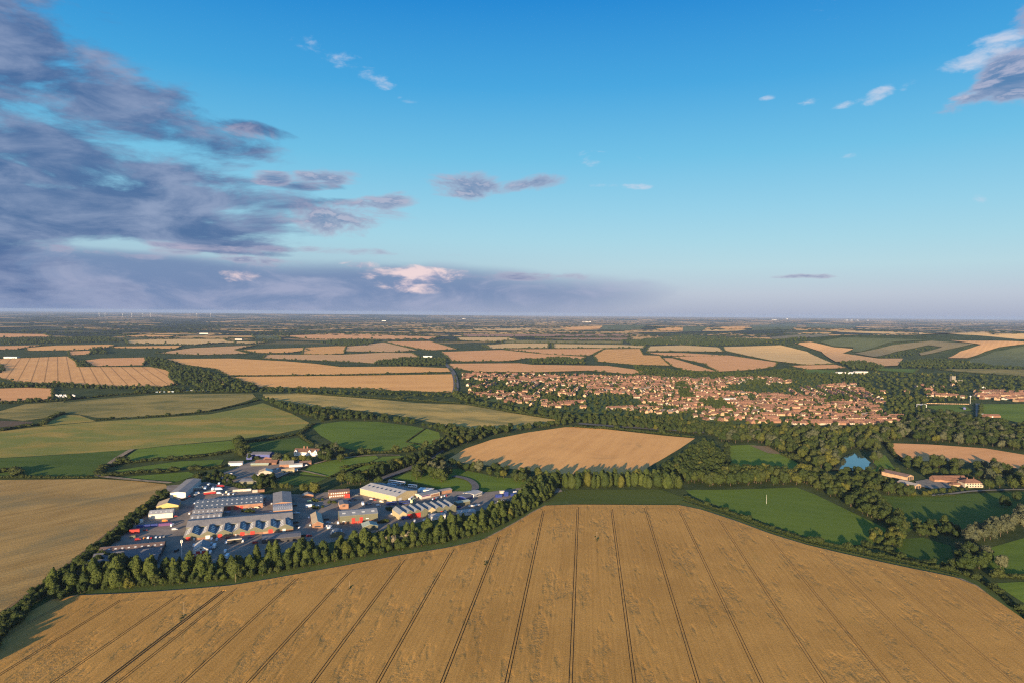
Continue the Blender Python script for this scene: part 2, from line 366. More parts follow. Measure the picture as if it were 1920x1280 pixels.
M['t_grey'] = brick_mat('grey_roof_tile', (.15, .13, .12), (.1, .09, .085))
M['render'] = brick_mat('cream_render', (.42, .35, .27), (.32, .27, .21)); M['buff'] = brick_mat('buff_brick', (.42, .29, .18), (.31, .21, .13)); M['wrender'] = brick_mat('white_render', (.5, .46, .4), (.42, .38, .33))
M['navy'] = plain('navy_paint', (.03, .05, .22), .4); M['solar'] = plain('solar_panel', (.02, .04, .14), .15, .05, spec=.8)
M['purple'] = plain('purple_paint', (.12, .05, .16), .5); M['soil'] = plain('bare_soil', (.24, .155, .065), .95)

# ------------------------------------------------------------------ ground: one sheet to the horizon
def ground_material():
    m_, q, b = new_mat('countryside'); pos = q.new('ShaderNodeNewGeometry').outputs['Position']; x, y, z = q.sep(pos)
    # near: rough grass and scrub
    n = q.noise(pos, .02, 5.0, .65); nf = q.noise(pos, .35, 3.0, .7)
    near = q.mix(q.step(q.m('ADD', q.m('MULTIPLY', n, .6), q.m('MULTIPLY', nf, .4)), .38, .62), (.03, .048, .016, 1), (.075, .095, .03, 1))
    # far: patchwork of fields too distant to trace one by one
    wx = q.m('MULTIPLY_ADD', q.noise(q.xyz(x, y, 4.0), .0006, 3.0), 500.0, x); wy = q.m('MULTIPLY_ADD', q.noise(q.xyz(x, y, 9.0), .0006, 3.0), 500.0, y)
    vec = q.xyz(q.m('MULTIPLY', wx, .0017), q.m('MULTIPLY', wy, .0024), 0)
    vo = q.new('ShaderNodeTexVoronoi', voronoi_dimensions='2D'); q.put(vo.inputs['Vector'], vec); vo.inputs['Scale'].default_value = 1.0
    ve = q.new('ShaderNodeTexVoronoi', voronoi_dimensions='2D', feature='DISTANCE_TO_EDGE'); q.put(ve.inputs['Vector'], vec); ve.inputs['Scale'].default_value = 1.0
    cr, cg, cb = q.sep(vo.outputs['Color'])
    region = q.noise(q.xyz(q.m('MULTIPLY', x, .00016), q.m('MULTIPLY', y, .0001), 2.0), 1.0, 3.0)
    left_cloud_shade = q.step(x, 1500.0, -5000.0, 0.0, .3)  # cloud shadow painted into the far-left ground colours, as more dark wood cells
    pick = q.m('ADD', q.m('ADD', q.m('MULTIPLY_ADD', cr, .8, .05), q.m('MULTIPLY', q.m('SUBTRACT', region, .5), .9)), q.m('MULTIPLY', left_cloud_shade, -1.0))
    far = q.ramp(pick, [(0.0, (.022, .034, .02, 1)), (.2, (.03, .042, .022, 1)), (.26, (.06, .075, .03, 1)), (.33, (.15, .13, .06, 1)),
                        (.4, (.62, .37, .13, 1)), (.62, (.68, .4, .14, 1)), (.72, (.045, .065, .028, 1)), (.8, (.7, .46, .18, 1))], 'CONSTANT')
    wood = q.step(q.noise(q.xyz(q.m('MULTIPLY', x, .0009), q.m('MULTIPLY', y, .0013), 3.0), 1.0, 5.0, .6), .575, .6)
    far = q.mix(wood, far, (.026, .038, .02, 1))
    far = q.mix(q.step(ve.outputs['Distance'], .012, .04, 1, 0), far, (.028, .04, .02, 1))
    c = q.mix(q.step(y, 4300.0, 6000.0), near, far)
    q.put(b.inputs['Base Color'], c); b.inputs['Roughness'].default_value = .95; b.inputs['Specular IOR Level'].default_value = .05
    return m_
gx = np.unique(np.concatenate([-np.geomspace(300, 60000, 34), np.linspace(-300, 300, 5), np.arange(300, 7000, 110), np.geomspace(7000, 60000, 16)]))
gy = np.unique(np.concatenate([np.linspace(-9000, 0, 7), np.linspace(0, 2400, 8), np.arange(2500, 11000, 110), np.geomspace(11000, 60000, 42)]))
GX, GY = np.meshgrid(gx, gy); GZ = hz(GX, GY); nx_, ny_ = len(gx), len(gy)
idx = np.arange(nx_*ny_).reshape(ny_, nx_); F_ = np.stack([idx[:-1, :-1], idx[:-1, 1:], idx[1:, 1:], idx[1:, :-1]], -1).reshape(-1, 4)
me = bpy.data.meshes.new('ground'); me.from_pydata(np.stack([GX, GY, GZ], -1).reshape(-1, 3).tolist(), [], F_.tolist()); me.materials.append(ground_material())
for p in me.polygons: p.use_smooth = True
ground = link(bpy.data.objects.new('ground', me)); ground['kind'] = 'structure'

# ------------------------------------------------------------------ the near wheat field: a raised crop with real wheel ruts
TA = math.radians(6.15); DU = (math.cos(TA), -math.sin(TA)); DV = (math.sin(TA), math.cos(TA))
def uv(p): return p[0]*DU[0]+p[1]*DU[1], p[0]*DV[0]+p[1]*DV[1]
WHEAT_EDGE = [(-260, 1460), (-90, 1290), (0, 1200), (67, 1147), (100, 1124), (140, 1117), (233, 1113), (300, 1109), (367, 1104), (433, 1098), (500, 1087), (567, 1075), (640, 1062),
              (740, 1043), (840, 1027), (907, 1012), (940, 995), (973, 977), (1000, 960), (1023, 948), (1073, 946), (1273, 947), (1313, 955), (1380, 977), (1447, 1002),
              (1513, 1022), (1580, 1038), (1647, 1053), (1713, 1067), (1763, 1077), (1800, 1085), (1827, 1097), (1847, 1113), (1880, 1140), (1920, 1167), (2000, 1235), (2160, 1380)]
WE = [at(*p) for p in WHEAT_EDGE]
def wheat_material():
    m_, q, b = new_mat('ripe_wheat'); pos = q.new('ShaderNodeNewGeometry').outputs['Position']; x, y, z = q.sep(pos)
    u = q.m('MULTIPLY_ADD', x, DU[0], q.m('MULTIPLY', y, DU[1])); v = q.m('MULTIPLY_ADD', x, DV[0], q.m('MULTIPLY', y, DV[1]))
    soft = q.noise(pos, .012, 5.0, .65, .4); fi = q.noise(pos, .9, 4.0, .75); fi2 = q.noise(q.xyz(q.m('MULTIPLY', u, 1.1), q.m('MULTIPLY', v, .06), 0), 1.0, 4.0, .7)
    rows_ = q.noise(q.xyz(q.m('MULTIPLY', u, .55), q.m('MULTIPLY', v, .004), 2.0), 1.0, 3.0, .6)
    f = q.m('ADD', q.m('ADD', q.m('MULTIPLY', soft, .3), q.m('MULTIPLY', fi, .22)), q.m('ADD', q.m('MULTIPLY', fi2, .22), q.m('MULTIPLY', rows_, .26)))
    c = q.mix(q.step(f, .4, .6), (.38, .205, .048, 1), (.53, .295, .075, 1))
    gn = q.noise(q.xyz(q.m('MULTIPLY', u, .03), q.m('MULTIPLY', v, .015), 8.0), 1.0, 4.0, .6)
    c = q.mix(q.step(gn, .62, .78, 0, .3), c, (.22, .19, .06, 1))
    # lodged crop: flattened clumps in bands that follow the drilling
    band = q.noise(q.xyz(q.m('MULTIPLY', u, .06), q.m('MULTIPLY', v, .012), 1.0), 1.0, 3.0, .7)
    near_ = q.step(v, 560.0, 300.0, 0.0, .06)
    lodge = q.step(q.m('ADD', band, near_), .52, .64)
    cl = q.noise(q.xyz(q.m('MULTIPLY', u, .42), q.m('MULTIPLY', v, .2), 3.0), 1.0, 4.0, .72, .35)
    clump = q.m('MULTIPLY', q.step(cl, .5, .6), lodge)
    c = q.mix(q.m('MULTIPLY', clump, .5), c, (.22, .165, .075, 1))
    q.put(b.inputs['Base Color'], c); b.inputs['Roughness'].default_value = .85; b.inputs['Specular IOR Level'].default_value = .12
    h = q.m('ADD', q.m('ADD', q.m('MULTIPLY', fi, .34), q.m('MULTIPLY', fi2, .22)), q.m('MULTIPLY', q.m('MULTIPLY', cl, lodge), -1.3))
    bp = q.new('ShaderNodeBump'); bp.inputs['Strength'].default_value = .5; bp.inputs['Distance'].default_value = 1.0
    q.put(bp.inputs['Height'], h); q.put(b.inputs['Normal'], bp.outputs[0])
    return m_
M['wheat'] = wheat_material()
eu = [uv(at(*p)) for p in WHEAT_EDGE[4:-4]]; eu.sort(); EU = np.array([p[0] for p in eu]); EV = np.array([p[1] for p in eu])
vmax = lambda u: float(np.interp(u, EU, EV))
u_ref, _ = uv(at(1070, 1280)); u_b, _ = uv(at(950, 1280)); SP = u_ref-u_b
trams = [u_ref+SP*k for k in range(-14, 14)]; dark_lane = uv(at(192, 1280))[0]
prof = []
for t in trams:
    if EU[0]+8 < t < EU[-1]-8 and abs(t-dark_lane) > 4: 
        for s_ in (-.95, .95): prof.append((t+s_, .2))
prof.append((dark_lane, .5)); prof.append((dark_lane+1.9, .5))
ulist = []
for c_, hw in prof: ulist += [(c_-hw-.12, 0), (c_-hw+.1, 1), (c_+hw-.1, 1), (c_+hw+.12, 0)]
grid_u = [u for u in np.arange(EU[0], EU[-1], 9.0) if all(abs(u-c_) > hw+1.2 for c_, hw in prof)]
ulist += [(u, 0) for u in grid_u] + [(EU[-1], 0)]; ulist.sort()
NV = 40; CROP = .85; V_, Fq, MI = [], [], []
jit = random.Random(3); stops = {}
for t, _h in prof: stops[t] = jit.uniform(9, 22)
def stop_for(u):
    k = min(stops, key=lambda c: abs(c-u)); return stops[k]
VMIN = -120.0
for u, low in ulist:
    vm = vmax(u); vs_ = vm-stop_for(u)
    for j in range(NV+1):
        v = VMIN+(vs_-VMIN)*(j/NV); z = CROP-(.78 if low else 0)
        V_.append((u*DU[0]+v*DV[0], u*DU[1]+v*DV[1], z))
    for v, z in ((vs_+1.5, CROP), (vm-.6, CROP), (vm, .02)): V_.append((u*DU[0]+v*DV[0], u*DU[1]+v*DV[1], z))
st_ = NV+4
for i in range(len(ulist)-1):
    lowq = ulist[i][1] or ulist[i+1][1]
    for j in range(st_-1):
        Fq.append((i*st_+j, (i+1)*st_+j, (i+1)*st_+j+1, i*st_+j+1)); MI.append(1 if lowq and j < NV else 0)
me = bpy.data.meshes.new('wheat_field'); me.from_pydata(V_, [], Fq); me.materials.append(M['wheat']); me.materials.append(M['soil']); me.polygons.foreach_set('material_index', MI); me.update()
wf = link(bpy.data.objects.new('wheat_field', me)); wf['kind'] = 'structure'
for k_, dd in enumerate((-13.0, -15.0)):
    P_ = [Vector(p) for p in WE[6:-3]]; ln_ = []
    for i, p in enumerate(P_):
        t_ = (P_[min(i+1, len(P_)-1)]-P_[max(i-1, 0)]).normalized(); ln_.append(tuple(p+Vector((-t_.y, t_.x))*dd))
    sheet('headland_wheel_track', ribbon(smooth_line(ln_, 2), .35), M['soil'], CROP+.02+.01*k_)

def off_line(pxs, d):
    P = [Vector(at(*p)) for p in pxs]; out = []
    for i, p in enumerate(P):
        t = (P[min(i+1, len(P)-1)]-P[max(i-1, 0)]).normalized(); out.append(tuple(p+Vector((-t.y, t.x))*d))
    return out
# mown verge and bare margin between the trees and the crop
sheet('grass_verge', ribbon(off_line(WHEAT_EDGE[:21], 8.0), 17.0), M['verge'], .10)
sheet('field_margin', ribbon(off_line(WHEAT_EDGE[2:21], 1.2), 2.6), M['track'], .14)
sheet('grass_verge', ribbon(off_line(WHEAT_EDGE[21:], 7.0), 15.0), M['verge'], .10)
sheet('field_margin', ribbon(off_line(WHEAT_EDGE[21:], 1.2), 2.6), M['track'], .14)

# ------------------------------------------------------------------ traced fields: (name, material key, outline in photograph pixels, hedge height, hedge words)
def fm(key, *a, **k): M[key] = field_mat(key, *a, **k)
fm('stubble_l', (.46, .3, .1), (.3, .19, .06), ang=38, tram=0, row=6, patch=.012, green=(.2, .17, .08), gthr=.6)
fm('wheat_mid', (.8, .43, .14), (.65, .335, .105), ang=20, green=(.2, .16, .07), gthr=.66, bump=.2)
fm('wheat_tram', (.82, .44, .155), (.64, .33, .115), ang=-33.7, tram=34, tramw=3.0, bump=.2)
fm('wheat_tram2', (.8, .42, .13), (.66, .34, .1), ang=28, tram=60, tramw=4.0, bump=.2)
fm('wheat_far', (.84, .45, .145), (.68, .35, .11), ang=70, bump=.2); fm('wheat_pink', (.8, .41, .16), (.65, .325, .12), ang=64, bump=.2)
fm('wheat_red', (.4, .22, .13), (.32, .175, .105), ang=60, bump=.1); fm('wheat_cream', (.76, .5, .2), (.64, .41, .16), ang=75, bump=.15, tram=120, tramw=4)
fm('orange_hill', (.68, .4, .17), (.57, .33, .14), ang=40, bump=.2, row=25)
fm('olive', (.42, .29, .07), (.28, .22, .045), ang=84, green=(.16, .2, .042), gthr=.47, stretch=5)
fm('olive2', (.35, .27, .08), (.25, .2, .055), ang=70, green=(.12, .13, .04), gthr=.52, stretch=3)
fm('straw_green', (.55, .38, .11), (.42, .3, .085), ang=104, green=(.19, .18, .06), gthr=.5, stretch=6, bump=.2)
fm('pasture', (.13, .19, .022), (.08, .13, .015), ang=100, stretch=6, bump=.25); fm('pasture_dk', (.085, .13, .018), (.052, .092, .013), ang=95, stretch=5, bump=.25)
fm('pasture_lt', (.155, .215, .024), (.1, .155, .018), ang=80, stretch=6, bump=.25)
fm('pitch', (.12, .175, .022), (.09, .14, .018), ang=112, stretch=14, patch=.01, bump=.15)
fm('hill_green', (.12, .14, .06), (.08, .1, .042), ang=60, bump=.2); fm('hill_olive', (.24, .2, .1), (.19, .16, .08), ang=45, bump=.2)
fm('dark_crop', (.14, .1, .06), (.11, .08, .05)); fm('beans', (.085, .11, .02), (.06, .085, .014), ang=96, row=3, fine=.9); fm('fallow', (.25, .18, .1), (.18, .14, .07))
FIELDS = [
 ('stubble_field', 'stubble_l', [(-380, 1300), (-120, 1225), (0, 1147), (50, 1113), (117, 1063), (180, 1013), (230, 975), (247, 963), (287, 937), (315, 913), (310, 907), (253, 901), (187, 897), (100, 898), (0, 899), (-380, 905)], 0),
 ('bean_field', 'beans', [(1023, 945), (1050, 921), (1073, 917), (1240, 917), (1290, 935), (1310, 950), (1275, 946)], 0),
 ('pasture', 'pitch', [(1285, 918), (1380, 917), (1493, 913), (1530, 927), (1613, 967), (1667, 993), (1660, 1007), (1630, 1022), (1590, 1027), (1540, 1015), (1480, 995), (1380, 960), (1300, 930)], 0),
 ('pasture', 'pasture_dk', [(1630, 927), (1680, 930), (1763, 927), (1920, 921), (2070, 925), (2070, 960), (1920, 963), (1860, 980), (1800, 993), (1760, 983), (1717, 987), (1703, 997), (1680, 973), (1647, 943)], 0),
 ('pasture', 'pasture_dk', [(1677, 1035), (1690, 1010), (1730, 1007), (1783, 1023), (1790, 1060), (1757, 1060), (1707, 1052)], 0),
 ('pasture', 'pasture', [(1853, 1027), (1920, 1008), (2070, 985), (2070, 1085), (1920, 1076), (1893, 1076), (1847, 1060)], 0),
 ('pasture', 'pasture_lt', [(1863, 1093), (1920, 1090), (2070, 1090), (2070, 1240), (1920, 1130)], 0),
 ('wheat_field', 'wheat_mid', [(837, 862), (873, 840), (923, 823), (990, 810), (1060, 800), (1100, 800), (1173, 808), (1245, 816), (1303, 821), (1275, 840), (1245, 858), (1215, 875), (1205, 886), (1140, 892), (1057, 888), (973, 880), (917, 872), (867, 867)], 0),
 ('meadow', 'straw_green', [(493, 738), (560, 737), (640, 743), (707, 748), (783, 755), (873, 758), (957, 773), (1033, 785), (1070, 789), (1033, 795), (980, 802), (927, 805), (887, 806), (860, 803), (807, 790), (740, 777), (673, 769), (600, 763), (540, 754), (493, 746)], 0),
 ('pasture', 'pasture', [(583, 797), (640, 789), (707, 790), (773, 798), (797, 803), (760, 828), (820, 836), (813, 845), (773, 842), (723, 847), (690, 848), (640, 838), (600, 815)], 0),
 ('paddock', 'pasture_lt', [(800, 803), (823, 810), (827, 823), (822, 833), (765, 828)], 0),
 ('pasture', 'pasture', [(735, 895), (775, 882), (860, 878), (930, 893), (985, 898), (990, 910), (970, 918), (893, 922), (857, 925), (810, 912), (785, 905)], 0),
 ('meadow', 'olive', [(-60, 812), (0, 808), (67, 800), (180, 790), (273, 784), (393, 776), (460, 763), (493, 755), (547, 775), (580, 792), (567, 803), (520, 813), (443, 823), (320, 834), (233, 844), (120, 851), (0, 858), (-60, 862)], 0),
 ('meadow', 'olive2', [(93, 763), (113, 755), (200, 746), (300, 739), (473, 737), (480, 745), (460, 752), (393, 771), (327, 777), (227, 783), (180, 782), (143, 775), (110, 773)], 0),
 ('meadow', 'olive2', [(-60, 775), (0, 770), (47, 757), (120, 752), (110, 773), (83, 783), (43, 788), (0, 783), (-60, 788)], 0),
 ('bare_field', 'dark_crop', [(-60, 790), (0, 788), (63, 790), (47, 798), (0, 800), (-60, 802)], 0),
 ('meadow', 'olive', [(117, 777), (150, 778), (180, 789), (77, 798), (95, 788)], 0),
 ('pasture', 'pasture_dk', [(-60, 862), (0, 859), (120, 852), (245, 842), (187, 892), (133, 894), (50, 894), (-60, 894)], 0),
 ('pasture', 'pasture_lt', [(257, 842), (320, 835), (443, 825), (445, 840), (400, 852), (340, 858), (300, 863), (240, 866), (228, 862)], 0),
 ('pasture', 'pasture', [(213, 882), (300, 869), (340, 864), (420, 861), (413, 872), (353, 876), (300, 880), (240, 885)], 0),
 ('pasture', 'pasture', [(215, 896), (277, 890), (353, 884), (370, 890), (330, 903), (287, 900)], 0),
 ('pasture', 'pasture_dk', [(463, 830), (520, 825), (560, 820), (587, 835), (540, 847), (500, 855), (487, 860), (463, 850)], 0),
 ('pasture', 'pasture_lt', [(560, 888), (595, 866), (640, 860), (705, 853), (710, 858), (687, 868), (635, 887), (617, 894)], 0),
 ('pasture', 'pasture_dk', [(530, 893), (560, 891), (612, 896), (590, 906), (560, 910), (520, 906)], 0),
 ('pasture', 'pasture', [(648, 888), (687, 870), (718, 856), (757, 854), (745, 863), (700, 885), (660, 899)], 0),
 ('pasture', 'pasture_lt', [(1363, 835), (1413, 833), (1447, 843), (1467, 853), (1513, 867), (1527, 880), (1480, 886), (1420, 888), (1363, 885)], 0),
 ('bare_patch', 'fallow', [(1405, 834), (1440, 836), (1466, 851), (1440, 849)], 0),
 ('wheat_field', 'wheat_pink', [(1663, 830), (1747, 833), (1847, 840), (1920, 852), (2070, 868), (2070, 898), (1990, 890), (1920, 880), (1860, 869), (1780, 864), (1697, 864), (1677, 853)], 0),
 ('pond_lawn', 'pasture_lt', [(1643, 852), (1660, 853), (1683, 885), (1633, 885)], 0),
 ('football_pitch', 'pasture', [(1732, 761), (1807, 757), (1822, 769), (1786, 773), (1755, 768)], 0),
 ('playing_field', 'pasture_lt', [(1839, 757), (1920, 757), (2070, 757), (2070, 805), (1920, 793), (1893, 788), (1875, 783), (1839, 777)], 0),
 ('stubble_field', 'wheat_pink', [(-60, 730), (0, 728), (50, 726), (100, 728), (98, 750), (20, 753), (-60, 753)], 4),
 ('wheat_field', 'wheat_tram', [(-60, 676), (0, 673), (127, 668), (143, 678), (147, 688), (283, 688), (320, 695), (317, 707), (333, 721), (300, 725), (200, 725), (110, 718), (87, 720), (40, 718), (0, 710), (-60, 712)], 4),
 ('wheat_field', 'wheat_pink', [(157, 676), (187, 672), (277, 670), (268, 685), (173, 687)], 3),
 ('wheat_field', 'wheat_far', [(307, 673), (433, 672), (533, 677), (593, 682), (640, 688), (763, 687), (840, 690), (847, 697), (760, 699), (640, 702), (580, 703), (427, 704), (407, 693), (367, 687), (340, 683)], 3),
 ('wheat_field', 'wheat_far', [(427, 706), (640, 704), (853, 701), (855, 735), (813, 735), (640, 727), (533, 727), (483, 727), (467, 718)], 3),
 ('stubble_field', 'wheat_pink', [(353, 710), (413, 708), (423, 717), (393, 720)], 0),
 ('stubble_field', 'wheat_far', [(47, 652), (100, 648), (207, 646), (217, 648), (187, 655), (127, 657), (50, 658)], 4),
 ('stubble_field', 'wheat_pink', [(-60, 650), (0, 649), (83, 647), (33, 655), (-60, 657)], 4),
 ('stubble_field', 'wheat_pink', [(128, 659), (173, 657), (167, 665), (130, 666)], 4),
 ('wheat_field', 'wheat_cream', [(233, 638), (333, 636), (420, 636), (427, 640), (510, 642), (467, 645), (420, 643), (367, 647), (240, 645)], 5),
 ('wheat_field', 'wheat_far', [(207, 650), (343, 648), (330, 654), (213, 653)], 4),
 ('wheat_field', 'orange_hill', [(293, 662), (353, 653), (483, 647), (440, 656), (467, 663), (373, 666), (310, 663)], 5),
 ('wheat_field', 'wheat_far', [(447, 656), (567, 652), (580, 657), (533, 662), (483, 662)], 4),
 ('wheat_field', 'wheat_tram2', [(570, 652), (650, 648), (645, 663), (607, 665), (567, 664)], 4),
 ('wheat_field', 'orange_hill', [(493, 672), (500, 665), (640, 665), (720, 661), (773, 662), (787, 670), (707, 682), (640, 678), (560, 675)], 4),
 ('stubble_field', 'wheat_pink', [(527, 630), (640, 626), (827, 632), (807, 637), (640, 637), (570, 636)], 5),
 ('stubble_field', 'wheat_pink', [(-60, 625), (83, 627), (97, 632), (-60, 635)], 5),
 ('stubble_field', 'wheat_far', [(217, 631), (267, 628), (350, 630), (300, 633)], 5),
 ('meadow', 'hill_green', [(473, 630), (520, 630), (527, 638), (480, 637)], 5),
 ('wheat_field', 'orange_hill', [(650, 650), (720, 642), (783, 657), (740, 660), (645, 659)], 4),
 ('wheat_field', 'wheat_pink', [(723, 641), (807, 640), (857, 655), (800, 657), (750, 648)], 4),
 ('wheat_field', 'wheat_pink', [(827, 660), (940, 656), (1007, 663), (1100, 669), (1090, 675), (990, 672), (957, 677), (867, 678), (847, 677), (837, 668)], 4),
 ('wheat_field', 'wheat_pink', [(945, 655), (1133, 654), (1107, 667), (1033, 665)], 4),
 ('wheat_field', 'wheat_pink', [(840, 682), (973, 681), (997, 684), (1140, 686), (1220, 697), (1187, 702), (1100, 695), (1007, 698), (890, 697), (847, 690)], 3),
 ('wheat_field', 'wheat_cream', [(903, 648), (953, 644), (1030, 644), (1028, 653), (917, 654)], 4),
 ('wheat_field', 'wheat_cream', [(1036, 645), (1167, 647), (1210, 649), (1207, 653), (1037, 653)], 4),
 ('wheat_field', 'wheat_cream', [(857, 633), (950, 633), (973, 638), (927, 642), (860, 638)], 4),
 ('meadow', 'olive2', [(947, 638), (1167, 640), (1167, 644), (940, 643)], 4),
 ('ploughed_field', 'wheat_red', [(867, 627), (1180, 627), (1180, 631), (867, 632)], 4),
 ('wheat_field', 'wheat_cream', [(887, 617), (997, 616), (990, 621), (890, 620)], 0),
 ('ploughed_field', 'wheat_red', [(1003, 634), (1187, 634), (1173, 638), (1057, 637)], 4),
 ('wheat_field', 'wheat_tram2', [(1113, 667), (1133, 655), (1200, 654), (1207, 666), (1237, 667), (1257, 686), (1187, 684), (1120, 678)], 4),
 ('wheat_field', 'wheat_pink', [(1210, 661), (1280, 662), (1373, 667), (1300, 668), (1245, 667)], 3),
 ('wheat_field', 'wheat_cream', [(1217, 650), (1280, 648), (1347, 652), (1357, 660), (1280, 659), (1213, 659)], 3),
 ('meadow', 'hill_green', [(1133, 610), (1233, 610), (1200, 619), (1127, 619)], 0),
 ('wheat_field', 'wheat_far', [(1050, 616), (1085, 613), (1130, 612), (1124, 617), (1080, 619)], 0),
 ('wheat_field', 'wheat_far', [(1226, 618), (1256, 614), (1300, 613), (1345, 616), (1300, 620), (1240, 621)], 4),
 ('wheat_field', 'wheat_cream', [(1357, 651), (1463, 648), (1513, 660), (1533, 670), (1563, 683), (1513, 685), (1447, 677), (1390, 665), (1360, 658)], 3),
 ('wheat_field', 'wheat_pink', [(1260, 669), (1300, 668), (1370, 667), (1457, 680), (1453, 687), (1420, 693), (1347, 697), (1320, 682)], 3),
 ('wheat_field', 'wheat_pink', [(1240, 671), (1262, 672), (1345, 697), (1285, 695), (1260, 686)], 3),
 ('wheat_field', 'wheat_pink', [(1480, 686), (1567, 684), (1587, 690), (1513, 693)], 3),
 ('wheat_field', 'orange_hill', [(1490, 644), (1520, 642), (1563, 652), (1600, 655), (1580, 663), (1613, 668), (1647, 673), (1693, 673), (1683, 686), (1647, 688), (1600, 678), (1567, 679), (1540, 660)], 0),
 ('chalk_down', 'hill_green', [(1537, 642), (1580, 634), (1630, 635), (1747, 638), (1667, 643), (1613, 660), (1597, 660), (1600, 652), (1563, 650)], 0),
 ('chalk_down', 'hill_olive', [(1603, 663), (1673, 648), (1747, 640), (1827, 645), (1773, 657), (1727, 667), (1723, 663), (1767, 652), (1740, 648), (1680, 660), (1640, 670)], 0),
 ('wheat_field', 'orange_hill', [(1777, 672), (1800, 660), (1840, 647), (1780, 639), (1920, 642), (2070, 643), (2070, 647), (1920, 646), (1873, 652), (1847, 660), (1813, 672)], 0),
 ('meadow', 'olive2', [(1760, 693), (1800, 692), (1920, 693), (2070, 694), (2070, 715), (1920, 706), (1867, 702), (1797, 697)], 3),
 ('chalk_down', 'hill_green', [(1818, 675), (1862, 661), (1920, 650), (2070, 650), (2070, 690), (1920, 689), (1800, 686)], 0),
 ('meadow', 'hill_olive', [(1443, 633), (1493, 628), (1557, 626), (1513, 635), (1450, 636)], 0),
 ('chalk_down', 'hill_green', [(1407, 610), (1497, 607), (1487, 618), (1410, 620)], 0),
 ('chalk_down', 'hill_green', [(1513, 608), (1613, 610), (1573, 617), (1510, 615)], 0),
 ('stubble_field', 'wheat_cream', [(1723, 624), (1863, 627), (1990, 629), (1990, 631), (1730, 628)], 0),
 ('stubble_field', 'wheat_far', [(1350, 616), (1372, 613), (1404, 612), (1396, 617), (1370, 619)], 0),
 ('meadow', 'hill_green', [(1280, 613), (1353, 613), (1313, 622), (1280, 623)], 0),
 ('pasture', 'pasture', [(1507, 693), (1567, 695), (1570, 703), (1513, 702)], 3),
 ('pasture', 'pasture', [(1627, 690), (1723, 693), (1713, 700), (1633, 694)], 3),
]
FW = []
for i, (nm, mk, pl, hh) in enumerate(FIELDS):
    Pw = [at(*p) for p in pl]; hill = max(float(hz(*p)) for p in Pw) > .5; dmin = min(p[1] for p in Pw)
    cellz = None if not hill else max(55.0, (max(p[0] for p in Pw)-min(p[0] for p in Pw))/60)
    off = .05+.012*i if dmin < 1900 else (.5+.03*i if not hill else 2.2+.03*i)
    sheet(nm, Pw, M[mk], off, cell=cellz); FW.append((Pw, hh, dmin, nm, mk))

# ------------------------------------------------------------------ roads, tracks, yards, water
strip('farm_track', [(-60, 1202), (0, 1158), (50, 1122), (117, 1072), (180, 1022), (235, 978)], 6.0, M['verge'], .3)
strip('farm_track', [(-60, 1196), (0, 1151), (50, 1115), (117, 1065), (180, 1015), (233, 974)], 2.2, M['soil'], .36)
strip('farm_track', [(183, 893), (220, 897), (270, 902), (320, 906)], 7.0, M['track'], 1.4)
strip('farm_track', [(247, 843), (225, 856), (200, 873), (182, 893)], 8.0, M['track'], 1.4)
strip('park_road', [(888, 925), (893, 912), (884, 902), (868, 896), (850, 893)], 9.0, M['road'], 1.4)
strip('main_road', [(705, 902), (740, 889), (775, 876), (800, 864), (820, 850), (838, 838)], 11.0, M['road'], 1.4)
strip('village_road', [(851, 742), (856, 725), (853, 705), (846, 692), (832, 680)], 16.0, M['road'], 2.2)
strip('farm_lane', [(530, 886), (560, 881), (610, 893)], 4.0, M['track'], 1.4)
strip('farm_lane', [(590, 870), (620, 862), (660, 857), (705, 853), (750, 854)], 4.0, M['track'], 1.4)
strip('barn_lane', [(1745, 930), (1790, 926), (1820, 921), (1920, 918), (2000, 918)], 5.0, M['concrete'], 1.4)
strip('football_ground_drive', [(1833, 757), (1834, 783)], 9.0, M['concrete'], 2.2)
strip('railway_cutting', [(1085, 795), (1140, 799), (1240, 806), (1320, 812)], 16.0, M['road'], 2.2)
O_ = at(344, 1014); EA = math.radians(19.3); E1 = (math.cos(EA), math.sin(EA)); E2 = (-E1[1], E1[0])
def E(x, y): return (O_[0]+E1[0]*x+E2[0]*y, O_[1]+E1[1]*x+E2[1]*y)
YARD = [E(-75, -66), E(60, -72), E(150, -40), E(240, -4), E(340, 22), E(420, 60), E(425, 100), E(330, 84), E(275, 108), E(235, 150), E(180, 148), E(120, 140), E(70, 155), E(50, 185), E(0, 240), E(-45, 235), E(-40, 170), E(-45, 120), E(-60, 60), E(-80, 0)]
sheet('industrial_estate_yard', YARD, M['tarmac'], .2)
sheet('farmyard', [at(*p) for p in [(410, 890), (440, 878), (462, 868), (500, 858), (560, 862), (580, 872), (540, 888), (500, 905), (450, 905), (420, 905)]], M['tarmac'], 1.2)
sheet('farmyard', [at(*p) for p in [(1716, 903), (1742, 898), (1775, 905), (1800, 909), (1788, 915), (1745, 917), (1722, 912)]], M['concrete'], 1.2)
sheet('village_ground', [at(*p) for p in [(866, 700), (1000, 700), (1200, 703), (1400, 703), (1560, 707), (1640, 735), (1690, 790), (1560, 801), (1400, 797), (1280, 787), (1000, 768), (880, 745)]], M['verge'], 1.2)
wm, q, b = new_mat('pond_water'); b.inputs['Base Color'].default_value = (.02, .045, .05, 1); b.inputs['Roughness'].default_value = .04; b.inputs['Specular IOR Level'].default_value = .9
bp = q.new('ShaderNodeBump'); bp.inputs['Strength'].default_value = .08; q.put(bp.inputs['Height'], q.noise(q.new('ShaderNodeNewGeometry').outputs['Position'], .8, 2.0)); q.put(b.inputs['Normal'], bp.outputs[0])
